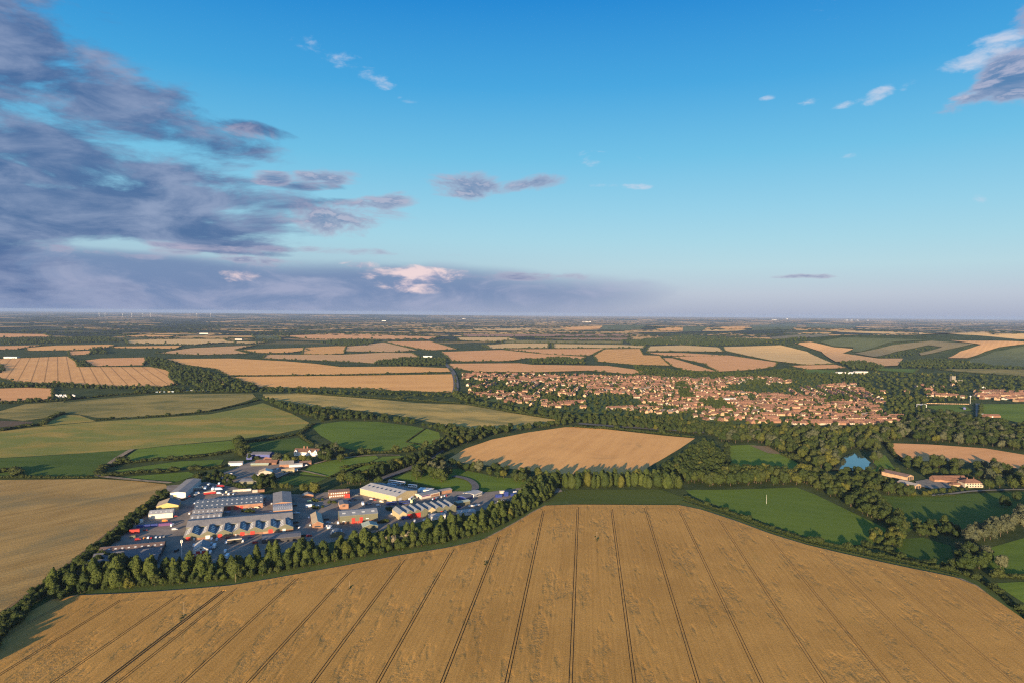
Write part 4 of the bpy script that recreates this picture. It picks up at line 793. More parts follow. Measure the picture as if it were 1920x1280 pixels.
PARKS = [[at(*p) for p in pl] for pl in ([(1010, 745), (1090, 742), (1100, 752), (1030, 756)], [(1262, 722), (1290, 715), (1300, 745), (1275, 750)], [(1400, 713), (1440, 713), (1436, 722), (1402, 722)], [(1540, 745), (1575, 742), (1600, 752), (1550, 758)], [(1310, 752), (1350, 750), (1380, 770), (1330, 768)], [(880, 728), (980, 726), (985, 735), (890, 738)])]
HOUSES = []; g = random.Random(21); seeds = [(g.uniform(-150, 1500), g.uniform(1100, 2900), g.choice([4, -14, 22, 10, -24, 35, 78, 0, 12])) for _ in range(46)]
taken = {}
def free(x, y, r_):
    k = (int(x//16), int(y//16))
    for i in (-1, 0, 1):
        for j in (-1, 0, 1):
            for (a, b_) in taken.get((k[0]+i, k[1]+j), ()):
                if (a-x)**2+(b_-y)**2 < r_*r_: return False
    taken.setdefault(k, []).append((x, y)); return True
for si, (sx, sy, ang) in enumerate(seeds):
    a = deg(ang); ca, sa = math.cos(a), math.sin(a)
    for jr in range(-9, 10):
        for ir in range(-14, 15):
            u_, v_ = ir*16.5+g.uniform(-1.2, 1.2), (jr//2)*66+(jr % 2)*27+g.uniform(-1, 1); x, y = sx+u_*ca-v_*sa, sy+u_*sa+v_*ca
            if math.hypot(u_, v_) > 210 or min(range(len(seeds)), key=lambda q_: (seeds[q_][0]-x)**2+(seeds[q_][1]-y)**2) != si: continue
            A = np.array([x]); B = np.array([y]); dens = .8 if inside(A, B, VIL)[0] else .9 if inside(A, B, ROW2)[0] or inside(A, B, ROW3)[0] else .12 if inside(A, B, SPOT)[0] else 0
            if any(inside(A, B, p)[0] for p in PARKS): dens = .04
            if x < 250 and y > 1500: dens *= .8
            if g.random() < dens and free(x, y, 13.0): 
                i = g.choice([0, 0, 1, 2, 2, 3, 3, 4, 5, 6, 7, 8, 9] if (si % 3) else [0, 2, 5, 7, 9, 3]); HOUSES.append((x, y, a+(math.pi if g.random() < .3 else 0)+(math.pi/2 if g.random() < .12 else 0), i))
HOUSES.sort(key=lambda h: math.hypot(h[0], h[1]))
WH = ['nearest rows', 'middle rows', 'rows further back']
inview = [h for h in HOUSES if -10 < h[0]/h[1]*FOC+960 < 1930]
solo_h = inview[:300]; rest_h = inview[300:]
for k, (x, y, a, i) in enumerate(solo_h):
    wm_, rmesh, cms, wms, _w, (wl, rf, w_, ev) = HP[i]; r = empty('house', (x, y, .2), a); r.scale = (1.05, 1.05, 1.05)
    sz_ = 'terrace of' if w_ > 20 else 'bungalow, a' if ev < 4 else 'wide' if w_ > 13 else 'narrow' if w_ < 10 else ''
    kind_ = 'terraced house' if w_ > 20 else 'bungalow' if ev < 4 else 'semi detached house' if w_ > 13 else 'house'; px_ = x/y*FOC+960
    part_ = 'left end' if px_ < 1150 else 'middle part' if px_ < 1450 else 'right end' if px_ < 1720 else 'far right rows'
    lb = f"{RN[rf]} roofed {WN[wl]} {kind_} in the village, {part_}"; tag(r, lb, 'house', f"{RN[rf]} roofed {kind_}s near the front of the village, {part_}")
    link(bpy.data.objects.new('wall', wm_), r); ro = link(bpy.data.objects.new('roof', rmesh), r)
    for c in cms: link(bpy.data.objects.new('chimney', c), ro)
    for c in wms[:4]: link(bpy.data.objects.new('window', c), r)

# ------------------------------------------------------------------ trees, shrubs and hedges
def ico(sub):
    import bmesh
    bm = bmesh.new(); bmesh.ops.create_icosphere(bm, subdivisions=sub, radius=1.0); V = np.array([v.co[:] for v in bm.verts]); F = np.array([[v.index for v in f.verts] for f in bm.faces]); bm.free(); return V, F
ICO1 = ico(1); ICO2 = ico(2)
def crown(seed, lobes, nleaf, ls, core=2, corek=.84):
    """lumpy crown: a rough inner volume per lobe with leaf sprays standing off it"""
    g = np.random.RandomState(seed); V, F = [], []; n = 0
    for (cx, cy, cz, rx, ry, rz_) in lobes:
        v, f = (ICO2 if core == 2 else ICO1); v = v*(1+g.uniform(-.16, .12, (len(v), 1)))*np.array([rx, ry, rz_])*corek+np.array([cx, cy, cz])
        V.append(v); F.append(f+n); n += len(v)
    L_ = np.array(lobes); wgt = L_[:, 3]*L_[:, 5]; wgt = wgt/wgt.sum(); k = g.choice(len(lobes), nleaf, p=wgt)
    if nleaf:
        d = g.normal(size=(nleaf, 3)); d[:, 2] = d[:, 2]*.9+.25; d /= np.linalg.norm(d, axis=1)[:, None]
        c = L_[k, :3]+d*L_[k, 3:]*g.uniform(.84, 1.12, (nleaf, 1)); nrm = d+g.normal(size=(nleaf, 3))*.45; nrm /= np.linalg.norm(nrm, axis=1)[:, None]
        t = np.cross(nrm, g.normal(size=(nleaf, 3))); t /= np.linalg.norm(t, axis=1)[:, None]; bt = np.cross(nrm, t); s = ls*g.uniform(.6, 1.3, (nleaf, 1))
        q = np.stack([c-t*s-bt*s*.7, c+t*s-bt*s*.7, c+t*s*.5+bt*s, c-t*s*.6+bt*s*.9], 1).reshape(-1, 3)
        i = np.arange(nleaf)*4+n; F.append(np.stack([i, i+1, i+2], 1)); F.append(np.stack([i, i+2, i+3], 1)); V.append(q)
    return np.concatenate(V), np.concatenate(F)
def trunk(seed, h, r, limbs=4, top=.6):
    g = random.Random(seed); mb = MB(); p = Vector((0, 0, -.03)); pts = [p]
    for i in range(3): p = p+Vector((g.uniform(-.02, .02), g.uniform(-.02, .02), h/3)); pts.append(p)
    for i in range(3): mb.tube(pts[i], pts[i+1], r*(1-.25*i), r*(1-.25*(i+1)), 6)
    for i in range(limbs):
        a = 6.283*i/limbs+g.random(); mb.tube(pts[2 if i % 2 else 3], pts[3]+Vector((math.cos(a)*.2, math.sin(a)*.2, (top-h)*g.uniform(.5, 1))), r*.5, r*.15, 5)
    return np.array(mb.v), mb.f
def round_lobes(seed, n=9, w_=.42, zc=.53, zr=.43):
    g = np.random.RandomState(seed); out = [(0, 0, zc, w_*.72, w_*.72, zr*.8)]
    for i in range(n):
        a = g.uniform(0, 6.283); e = g.uniform(-.8, 1.0); rr = w_*.62*math.sqrt(max(.1, 1-e*e*.8)); r = w_*g.uniform(.26, .56)
        out.append((math.cos(a)*rr, math.sin(a)*rr, zc+e*zr*.62, r, r, r*g.uniform(.8, 1.1)))
    return out
def column_lobes(seed, n=10, w_=.2, peak=1.0):
    g = np.random.RandomState(seed); out = []
    for i in range(n):
        t = (i+.5)/n; z = .12+.83*t*peak; r = w_*(.55+.75*math.sin(min(1, t*1.25+.12)*math.pi*.8))*(1-.55*max(0, t-.55)/.45)
        a = g.uniform(0, 6.283); o_ = w_*.38*g.uniform(.3, 1.0)*(1-t*.6); out.append((math.cos(a)*o_, math.sin(a)*o_, z, r*g.uniform(.75, 1.1), r*g.uniform(.75, 1.1), r*g.uniform(1.0, 1.5)))
    return out
M['bark'] = plain('bark', (.12, .09, .065), .9, .2, scale=2)
M['lf_poplar'] = leaf_mat('poplar_foliage', (0.030, 0.049, 0.011), (0.067, 0.087, 0.018)); M['lf_green'] = leaf_mat('broadleaf_foliage', (0.023, 0.041, 0.010), (0.051, 0.067, 0.015), (0.082, 0.086, 0.016))
M['lf_dark'] = leaf_mat('dark_foliage', (0.020, 0.036, 0.010), (0.039, 0.056, 0.014)); M['lf_willow'] = leaf_mat('silvery_willow_foliage', (0.045, 0.057, 0.030), (0.090, 0.098, 0.053))
M['lf_yellow'] = leaf_mat('yellow_green_foliage', (0.049, 0.064, 0.014), (0.090, 0.094, 0.020)); M['lf_hedge'] = leaf_mat('hedge_foliage', (0.025, 0.041, 0.011), (0.054, 0.066, 0.018)); M['lf_pale'] = leaf_mat('pale_flowering_foliage', (0.164, 0.148, 0.090), (0.262, 0.230, 0.148))
SH = {}
def shape(kind, i, V, F): SH.setdefault(kind, []).append((V, F))
for i in range(7): shape('poplar', i, *crown(10+i, column_lobes(10+i, 10, .2+.035*(i % 3)), 620, .026)) 
for i in range(8): shape('round', i, *crown(30+i, round_lobes(30+i, 10, .4+.04*(i % 3)), 700, .034))
for i in range(4): shape('bush', i, *crown(50+i, round_lobes(50+i, 6, .62, .42, .42), 260, .06, core=1))
for i in range(5): shape('far', i, *crown(60+i, round_lobes(60+i, 5, .45, .5, .42), 50, .09, core=1, corek=.95))
TRK = [trunk(i, .32, .022) for i in range(4)]
def np_mesh(name, V, F, mats, mi=None):
    me = bpy.data.meshes.new(name); F = [tuple(map(int, f)) for f in F]; me.from_pydata(V.tolist() if hasattr(V, 'tolist') else V, [], F)
    for m_ in mats: me.materials.append(m_)
    if mi is not None: me.polygons.foreach_set('material_index', mi)
    me.update(); return me
CR = {}
def crown_mesh(kind, i, mk):
    k = (kind, i, mk)
    if k not in CR: V, F = SH[kind][i]; CR[k] = np_mesh('crown', V, F, [M[mk]])
    return CR[k]
TRM = [np_mesh('trunk', v, f, [M['bark']]) for v, f in TRK]
PROTO = {}
def proto_obj(kind, i, mk):
    """unlinked source shape for scattered masses: crown and trunk in one mesh"""
    k = (kind, i, mk)
    if k not in PROTO:
        V, F = SH[kind][i]; tv, tf = TRK[i % 4]
        if kind in ('poplar', 'round'):
            me = np_mesh('tree_shape', np.concatenate([V, tv]), list(F)+[tuple(np.array(f)+len(V)) for f in tf], [M[mk], M['bark']], [0]*len(F)+[1]*len(tf))
        else: me = crown_mesh(kind, i, mk)
        PROTO[k] = bpy.data.objects.new('tree_shape', me)
    return PROTO[k]
def scatter(name, pts, protos, kind='stuff'):
    """pts: x, y, z, rotation, width, height, index -> one object, shapes placed by geometry nodes"""
    A = np.array(pts, dtype=np.float32); me = bpy.data.meshes.new(name); me.from_pydata(A[:, :3].tolist(), [], [])
    n = len(A); a = me.attributes.new('rz', 'FLOAT', 'POINT'); a.data.foreach_set('value', A[:, 3].copy())
    a = me.attributes.new('scl', 'FLOAT_VECTOR', 'POINT'); a.data.foreach_set('vector', np.stack([A[:, 4], A[:, 4], A[:, 5]], 1).ravel().copy())
    a = me.attributes.new('idx', 'INT', 'POINT'); a.data.foreach_set('value', A[:, 6].astype(np.int32))
    o = link(bpy.data.objects.new(name, me)); ng = bpy.data.node_groups.new(name, 'GeometryNodeTree')
    ng.interface.new_socket('Geometry', in_out='INPUT', socket_type='NodeSocketGeometry'); ng.interface.new_socket('Geometry', in_out='OUTPUT', socket_type='NodeSocketGeometry')
    N, L_ = ng.nodes, ng.links; gi = N.new('NodeGroupInput'); go = N.new('NodeGroupOutput'); j = N.new('GeometryNodeGeometryToInstance')
    for p in reversed(protos):
        oi = N.new('GeometryNodeObjectInfo'); oi.inputs['Object'].default_value = p; L_.new(oi.outputs['Geometry'], j.inputs[0])
    ip = N.new('GeometryNodeInstanceOnPoints'); L_.new(gi.outputs[0], ip.inputs['Points']); L_.new(j.outputs[0], ip.inputs['Instance']); ip.inputs['Pick Instance'].default_value = True
    def attr(nm, t):
        q = N.new('GeometryNodeInputNamedAttribute'); q.data_type = t; q.inputs['Name'].default_value = nm; return q.outputs['Attribute']
    L_.new(attr('idx', 'INT'), ip.inputs['Instance Index']); L_.new(attr('scl', 'FLOAT_VECTOR'), ip.inputs['Scale'])
    cx = N.new('ShaderNodeCombineXYZ'); L_.new(attr('rz', 'FLOAT'), cx.inputs[2]); L_.new(cx.outputs[0], ip.inputs['Rotation']); L_.new(ip.outputs[0], go.inputs[0])
    o.modifiers.new('placed', 'NODES').node_group = ng
    if kind: o['kind'] = kind
    return o
def joined(name, pts, kinds, mk):
    """one mesh of shrub shapes: pts x, y, z, rot, w, h, i"""
    Vs, Fs, n = [], [], 0
    for (x, y, z, r, w_, h_, i) in pts:
        V, F = SH[kinds][i % len(SH[kinds])]; c, s_ = math.cos(r), math.sin(r)
        v = np.stack([(V[:, 0]*c-V[:, 1]*s_)*w_+x, (V[:, 0]*s_+V[:, 1]*c)*w_+y, V[:, 2]*h_+z], 1); Vs.append(v); Fs.append(F+n); n += len(v)
    V = np.concatenate(Vs).astype(np.float32); F = np.concatenate(Fs).astype(np.int32)
    me = bpy.data.meshes.new(name); me.vertices.add(len(V)); me.vertices.foreach_set('co', V.ravel()); me.loops.add(F.size); me.loops.foreach_set('vertex_index', F.ravel())
    me.polygons.add(len(F)); me.polygons.foreach_set('loop_start', np.arange(0, F.size, 3, dtype=np.int32)); me.polygons.foreach_set('loop_total', np.full(len(F), 3, np.int32))
    me.materials.append(M[mk]); me.update(calc_edges=True); return link(bpy.data.objects.new(name, me))

TREES = []   # x, y, height, width, shape, material, region words
def fill(poly, spacing, h0, h1, kind, mats, words, dens=1.0, wk=(.9, 1.15), seed=0, world=False):
    P = poly if world else [at(*p) for p in poly]; g = np.random.RandomState(seed+len(TREES)); xs = [p[0] for p in P]; ys = [p[1] for p in P]
    gx_, gy_ = np.meshgrid(np.arange(min(xs), max(xs), spacing), np.arange(min(ys), max(ys), spacing)); gx_ = gx_.ravel()+g.uniform(-.42, .42, gx_.size)*spacing; gy_ = gy_.ravel()+g.uniform(-.42, .42, gy_.size)*spacing
    k = inside(gx_, gy_, P) & (g.rand(gx_.size) < dens)
    for x, y in zip(gx_[k], gy_[k]):
        h = g.uniform(h0, h1); mk = mats[g.randint(len(mats))]
        TREES.append((float(x), float(y), h, h*g.uniform(*wk), kind if isinstance(kind, str) else kind[g.randint(len(kind))], mk, words))
def row(pxs, spacing, h0, h1, kind, mats, words, jit_=1.5, rows=1, gap=5, wk=(.9, 1.15), skip=0.0):
    P = [Vector(at(*p)) for p in pxs]; g = random.Random(len(TREES)+1)
    for a, b in zip(P, P[1:]):
        d = (b-a).length; t = (b-a).normalized(); n_ = Vector((-t.y, t.x)); k = max(1, int(d/spacing))
        for i in range(k):
            for r_ in range(rows):
                if g.random() < skip: continue
                p = a+t*(d*(i+g.random()*.6)/k)+n_*((r_-(rows-1)/2)*gap+g.uniform(-jit_, jit_)); h = g.uniform(h0, h1)
                TREES.append((p.x, p.y, h, h*g.uniform(*wk), kind, g.choice(mats), words))
def single(px, py, h, w_, kind, mk, words): x, y = at(px, py); TREES.append((x, y, h, w_, kind, mk, words))

PM = ['lf_poplar', 'lf_poplar', 'lf_poplar', 'lf_green']; GM = ['lf_green', 'lf_green', 'lf_dark', 'lf_hedge']; GD = ['lf_dark', 'lf_green', 'lf_dark']
# the screen of poplars along the estate: a wheat-side row of lower trees and taller ones behind
fr = [(95, 1119), (150, 1109), (233, 1103), (300, 1099), (367, 1094), (433, 1088), (500, 1077), (567, 1065), (640, 1052), (740, 1033), (840, 1016), (905, 1000), (940, 984), (975, 966), (1002, 950), (1024, 937), (1040, 922)]
row(fr, 6.5, 6, 10, 'round', ['lf_green', 'lf_poplar', 'lf_hedge'], 'front row beside the near wheat', 2.0, 1, wk=(.8, 1.1))
row([(x-1, y-7) for x, y in fr], 7.0, 8, 16, 'poplar', PM, 'middle rows of the estate belt', 2.5, 2, 6, wk=(.95, 1.35))
row([(x-1, y-16) for x, y in fr], 7.5, 12, 21, 'poplar', PM, 'back rows of the estate belt', 3.4, 2, 7, wk=(.68, 1.15), skip=.2)
fill([(40, 1150), (95, 1119), (140, 1106), (140, 1085), (190, 1040), (240, 1060), (290, 1080), (200, 1095)], 8, 8, 13, 'round', GD, 'left end of the estate belt', .75)
row([(705, 1028), (740, 1022), (780, 1014)], 6, 10, 13, 'round', ['lf_pale'], 'middle of the estate belt', 3, 2, 6)
row([(1035, 908), (1020, 922), (1000, 937), (975, 950)], 8, 16, 21, 'poplar', ['lf_poplar', 'lf_dark'], 'right end of the estate belt', 2.5, 2, 8)
# thick hedge left of the estate
row([(-60, 1262), (0, 1190), (60, 1130), (117, 1083), (180, 1036), (235, 993), (275, 957), (312, 926)], 5.0, 5, 9, 'round', GD+['lf_hedge'], 'thick hedge by the farm track', 2.5, 2, 6, wk=(1.0, 1.4))
fill([(1045, 917), (1062, 906), (1150, 901), (1250, 904), (1290, 917), (1240, 915), (1073, 915)], 8.5, 13, 19, 'poplar', ['lf_poplar', 'lf_green'], 'tree row behind the bean strip')
fill([(1314, 834), (1334, 838), (1352, 854), (1362, 884), (1350, 905), (1300, 908), (1250, 905), (1226, 898), (1240, 886), (1266, 868), (1294, 850)], 9.5, 13, 17, 'round', ['lf_dark', 'lf_green', 'lf_dark'], 'plantation beside the middle wheat field', 1, (.72, .9))
fill([(1330, 905), (1362, 890), (1440, 891), (1513, 889), (1552, 896), (1550, 914), (1500, 910), (1400, 910), (1330, 914)], 11, 14, 20, 'round', GM+['lf_yellow'], 'wooded strip above the pole pasture')
fill([(1530, 918), (1560, 901), (1635, 896), (1668, 914), (1700, 922), (1722, 928), (1690, 930), (1630, 924), (1650, 943), (1690, 975), (1703, 998), (1682, 998), (1655, 985), (1610, 962)], 10, 10, 16, 'round', GM, 'wood above the right pastures')
fill([(1632, 1010), (1670, 1004), (1700, 998), (1704, 1008), (1680, 1033), (1645, 1026)], 9, 9, 13, 'round', ['lf_green', 'lf_yellow', 'lf_poplar'], 'clump below the pole pasture')
fill([(1715, 990), (1760, 984), (1800, 993), (1795, 1010), (1722, 1005)], 9, 8, 13, 'round', GD, 'clump between the dark pastures')
fill([(1805, 1010), (1850, 992), (1920, 967), (2030, 940), (2030, 960), (1920, 989), (1850, 1016), (1820, 1022)], 10, 12, 17, 'round', ['lf_willow'], 'row at the right edge')
fill([(1785, 1040), (1815, 1030), (1850, 1045), (1855, 1068), (1800, 1070)], 9, 11, 16, 'round', ['lf_green', 'lf_dark', 'lf_willow'], 'tree clump below the willow row')
single(1876, 1066, 14, 12, 'round', 'lf_willow', 'lone silvery willow at the right edge'); single(1884, 950, 15, 15, 'round', 'lf_dark', 'dark round tree alone in the right pasture'); single(1907, 938, 12, 12, 'round', 'lf_dark', 'smaller dark tree behind the round one in the pasture')
single(898, 884, 20, 19, 'round', 'lf_willow', 'pale willow at the edge of the middle wheat field'); single(929, 882, 13, 14, 'round', 'lf_dark', 'dark round tree beside the middle wheat field')
for x, y, h, mk in ((1855, 917, 15, 'lf_green'), (1875, 914, 16, 'lf_dark'), (1900, 917, 17, 'lf_green'), (1925, 917, 18, 'lf_yellow'), (1945, 915, 16, 'lf_green')): single(x, y, h, h, 'round', mk, 'large round tree right of the farmhouse')
fill([(1720, 892), (1735, 884), (1800, 888), (1815, 895), (1780, 892)], 13, 9, 14, 'round', GM, 'trees behind the long brick barn', .8)
row([(1700, 930), (1740, 929), (1760, 925), (1800, 921), (1820, 919)], 9, 5, 9, 'round', ['lf_green', 'lf_yellow', 'lf_hedge'], 'garden shrubs in front of the farmhouse')
fill([(1690, 870), (1760, 868), (1860, 873), (1925, 890), (1990, 897), (1990, 912), (1925, 912), (1850, 905), (1830, 896), (1800, 884), (1740, 881), (1700, 882)], 13, 10, 17, 'round', GM+['lf_willow'], 'trees behind the barns', .72)
# pond trees and the woods below the village
fill([(1400, 806), (1560, 812), (1690, 804), (1702, 824), (1660, 827), (1645, 842), (1628, 848), (1600, 842), (1575, 855), (1555, 880), (1528, 880), (1513, 865), (1465, 850), (1445, 838), (1420, 831), (1345, 829), (1340, 820)], 14, 13, 21, 'round', GM+['lf_willow', 'lf_yellow'], 'wood between the pond and the village')
fill([(1545, 882), (1560, 862), (1580, 852), (1572, 868), (1560, 884)], 12, 10, 15, 'round', ['lf_green', 'lf_yellow'], 'left bank of the pond')
fill([(1630, 858), (1640, 850), (1650, 864), (1640, 872)], 12, 12, 17, 'round', ['lf_willow', 'lf_green'], 'right bank of the pond')
single(1589, 881, 6, 12, 'bush', 'lf_green', 'shrub island in the pond')
fill([(1540, 884), (1640, 884), (1690, 886), (1690, 893), (1640, 889), (1560, 893)], 11, 8, 12, 'round', GD, 'near bank of the pond', .7)
fill([(1690, 803), (1740, 780), (1790, 782), (1860, 797), (1920, 806), (2040, 815), (2040, 850), (1920, 846), (1850, 837), (1747, 829), (1702, 827)], 15, 13, 21, 'round', GM+['lf_willow'], 'wood beyond the tan field')
fill([(1060, 791), (1170, 791), (1280, 793), (1400, 803), (1400, 820), (1310, 815), (1180, 802)], 12, 9, 14, 'round', GD+['lf_hedge'], 'roadside belt below the village')
fill([(850, 737), (872, 742), (902, 759), (1000, 772), (1060, 780), (1280, 790), (1280, 795), (1150, 790), (1060, 791), (950, 770), (880, 757), (850, 747)], 13, 9, 15, 'round', GM, 'tree belt on the near side of the village')
fill([(490, 749), (560, 763), (640, 774), (720, 784), (800, 800), (870, 806), (880, 815), (850, 824), (830, 812), (800, 801), (700, 788), (640, 787), (600, 790), (570, 781), (505, 758)], 13, 9, 15, 'round', GD, 'long wood between olive and straw fields')
fill([(835, 846), (870, 832), (930, 815), (1000, 804), (1062, 797), (1082, 791), (1040, 795), (930, 807), (880, 809), (850, 816), (828, 828), (826, 842)], 11, 9, 15, 'round', GM, 'band behind the middle wheat field')
row([(655, 908), (700, 894), (740, 880), (780, 868), (812, 851), (828, 842)], 7, 12, 17, 'round', GD, 'dark avenue beside the main road', 2, 2, 8, wk=(.7, .9))
fill([(775, 886), (800, 872), (826, 868), (848, 882), (842, 908), (805, 908), (780, 900)], 13, 12, 20, 'round', ['lf_willow', 'lf_green', 'lf_hedge'], 'park beside the coach depot', .75)
fill([(835, 872), (900, 874), (960, 884), (1045, 892), (1045, 905), (1020, 915), (990, 905), (930, 897), (870, 884)], 11, 7, 14, 'round', GM+['lf_yellow'], 'scrub beyond the park', .7)
fill([(985, 905), (1020, 912), (1000, 928), (975, 922)], 10, 6, 11, 'round', GM, 'scrub behind the end of the estate', .7)
for x, y, h, mk in ((655, 906, 17, 'lf_green'), (640, 908, 16, 'lf_yellow'), (676, 908, 16, 'lf_green'), (709, 908, 13, 'lf_poplar'), (571, 924, 14, 'lf_yellow'), (588, 925, 16, 'lf_yellow')): single(x, y, h, h*1.1, 'round', mk, 'large round tree behind the brick office' if x > 600 else 'yellow green tree behind the tall grey shed')
row([(512, 915), (545, 916), (560, 918)], 7, 6, 9, 'round', ['lf_yellow', 'lf_hedge'], 'hedge line behind the tall grey shed')
fill([(470, 905), (490, 898), (510, 902), (515, 915), (480, 918)], 9, 11, 14, 'round', GD, 'dark clump between estate and farm')
for x, y, h, w_, mk in ((519, 866, 17, 20, 'lf_willow'), (539, 868, 15, 16, 'lf_poplar'), (553, 870, 12, 14, 'lf_yellow'), (566, 868, 14, 15, 'lf_green'), (578, 868, 12, 12, 'lf_green')): single(x, y, h, w_, 'round', mk, 'tree between the farm and the gabled house')
fill([(590, 845), (620, 838), (645, 850), (640, 866), (600, 868)], 11, 10, 16, 'round', GM+['lf_willow'], 'copse right of the gabled house')
fill([(441, 832), (452, 826), (463, 845), (462, 857), (447, 858)], 9, 12, 16, 'round', ['lf_green', 'lf_hedge'], 'tall clump between two small pastures')
row([(467, 852), (470, 862)], 8, 7, 10, 'round', GD, 'trees behind the farm')
fill([(355, 893), (395, 888), (440, 890), (445, 902), (400, 903), (365, 900)], 10, 6, 11, 'round', GM, 'scrub above the long grey shed', .8)
row([(420, 905), (440, 912), (455, 917), (500, 918)], 8, 5, 9, 'round', GM, 'shrubs along the back of the yard')
fill([(270, 672), (300, 673), (330, 686), (360, 691), (400, 701), (425, 713), (480, 726), (475, 735), (400, 731), (340, 723), (325, 710), (316, 696), (283, 688)], 20, 10, 17, 'round', GD, 'diagonal wood between the far wheat fields')
fill([(0, 636), (200, 632), (235, 641), (120, 644), (0, 646)], 30, 12, 18, 'round', GD, 'far wood'); fill([(167, 656), (190, 652), (205, 663), (175, 665)], 26, 12, 18, 'round', GD, 'far wood')
fill([(143, 680), (158, 678), (172, 687), (150, 689)], 18, 9, 13, 'round', GD, 'far wood'); fill([(-40, 683), (0, 683), (14, 692), (0, 700), (-40, 698)], 18, 9, 13, 'round', GD, 'far wood')
fill([(-40, 718), (40, 722), (110, 719), (160, 723), (240, 727), (330, 728), (400, 733), (470, 733), (470, 737), (330, 733), (110, 727), (-40, 727)], 14, 7, 12, 'round', GD, 'far wood')
fill([(707, 679), (760, 672), (833, 673), (836, 685), (770, 687), (700, 683)], 18, 11, 16, 'round', GD, 'far wood'); fill([(993, 677), (1040, 671), (1095, 675), (1097, 683), (1000, 682)], 18, 11, 16, 'round', GD, 'far wood')
fill([(640, 637), (710, 638), (690, 648), (640, 650), (600, 643)], 26, 12, 18, 'round', GD, 'far wood'); fill([(1170, 640), (1240, 637), (1275, 645), (1190, 649)], 26, 12, 18, 'round', GD, 'far wood')
fill([(480, 729), (640, 734), (760, 738), (850, 741), (850, 747), (760, 742), (640, 740), (480, 735)], 14, 7, 12, 'round', GD, 'far wood', .75)
fill([(1187, 687), (1270, 696), (1350, 700), (1420, 698), (1490, 692), (1510, 700), (1590, 705), (1600, 712), (1500, 708), (1350, 706), (1200, 703)], 18, 9, 15, 'round', GD, 'far wood')
fill([(1573, 681), (1620, 678), (1660, 690), (1640, 695), (1600, 693)], 22, 13, 18, 'round', GD, 'far wood'); fill([(1687, 681), (1740, 673), (1800, 678), (1860, 688), (1990, 694), (1760, 692), (1690, 690)], 24, 12, 18, 'round', GD, 'far wood')
fill([(1180, 640), (1280, 629), (1440, 637), (1520, 639), (1487, 648), (1350, 649), (1200, 645)], 34, 12, 18, 'round', GD, 'far wood', .85)
fill([(1640, 672), (1690, 659), (1740, 651), (1765, 652), (1720, 664), (1690, 672)], 26, 9, 14, 'round', GD, 'far wood', .8)
fill([(1500, 705), (1600, 697), (1700, 701), (1800, 702), (1990, 714), (1990, 742), (1860, 738), (1800, 740), (1740, 745), (1690, 760), (1650, 748), (1600, 722)], 26, 9, 15, 'round', GM, 'far wood', .8)
fill([(1650, 745), (1740, 748), (1735, 772), (1740, 780), (1695, 800), (1680, 780)], 18, 9, 15, 'round', GM, 'far wood', .8); fill([(1720, 748), (1830, 745), (1830, 752), (1730, 756)], 18, 8, 12, 'round', GM, 'far wood', .8)
row([(1840, 760), (1838, 775), (1836, 786)], 12, 8, 12, 'round', GM, 'far wood'); fill([(1845, 790), (1900, 795), (1990, 806), (1990, 812), (1860, 798)], 16, 8, 13, 'round', GM, 'far wood')
fill([(866, 700), (1000, 700), (1200, 703), (1400, 703), (1560, 707), (1640, 735), (1690, 790), (1560, 801), (1400, 797), (1280, 787), (1000, 768), (880, 745)], 19, 7, 11.5, 'round', GM+['lf_hedge'], 'village gardens', .8)
for pl in ([(1010, 745), (1090, 742), (1100, 752), (1030, 756)], [(1262, 722), (1290, 715), (1300, 745), (1275, 750)], [(1400, 713), (1440, 713), (1436, 722), (1402, 722)], [(1540, 745), (1575, 742), (1600, 752), (1550, 758)], [(1310, 752), (1350, 750), (1380, 770), (1330, 768)], [(880, 728), (980, 726), (985, 735), (890, 738)]):
    fill(pl, 15, 8, 13, 'round', GM, 'village gardens', .9)

# the 300 nearest of each kind stand as trees of their own, the rest are one mass of each kind
def app(t): return t[2]/max(50.0, math.hypot(t[0], t[1]))
def vis(t): px_ = t[0]/max(t[1], 1)*FOC+960; return -25 < px_ < 1945 and t[1] > 100
TREES = [t for t in TREES if -250 < t[0]/max(t[1], 1)*FOC+960 < 2170]
named = {'lf_willow': 'willow_tree'}
cnt = {}; rest = {}
TREES.sort(key=app, reverse=True); LOOK = {'lf_poplar': 'green', 'lf_green': 'mid green', 'lf_dark': 'dark green', 'lf_hedge': 'dull green', 'lf_willow': 'silvery', 'lf_yellow': 'yellow green', 'lf_pale': 'cream coloured'}
CAT = {'poplar_tree': 'poplar', 'broadleaf_tree': 'tree', 'willow_tree': 'willow', 'shrub': 'shrub'}
def group_words(t): return t[6]
solo = []
for t in TREES:
    nm = 'shrub' if t[4] == 'bush' else 'poplar_tree' if t[4] == 'poplar' else 'willow_tree' if t[5] == 'lf_willow' else 'broadleaf_tree'
    lim = {'poplar_tree': 290, 'broadleaf_tree': 290, 'willow_tree': 60, 'shrub': 5}[nm]
    if vis(t) and t[1] < 1900 and cnt.get(nm, 0) < lim: cnt[nm] = cnt.get(nm, 0)+1; solo.append((nm, t))
    else: rest.setdefault(('near' if t[1] < 1500 else 'far', t[4], t[5]), []).append(t)
labels = {}
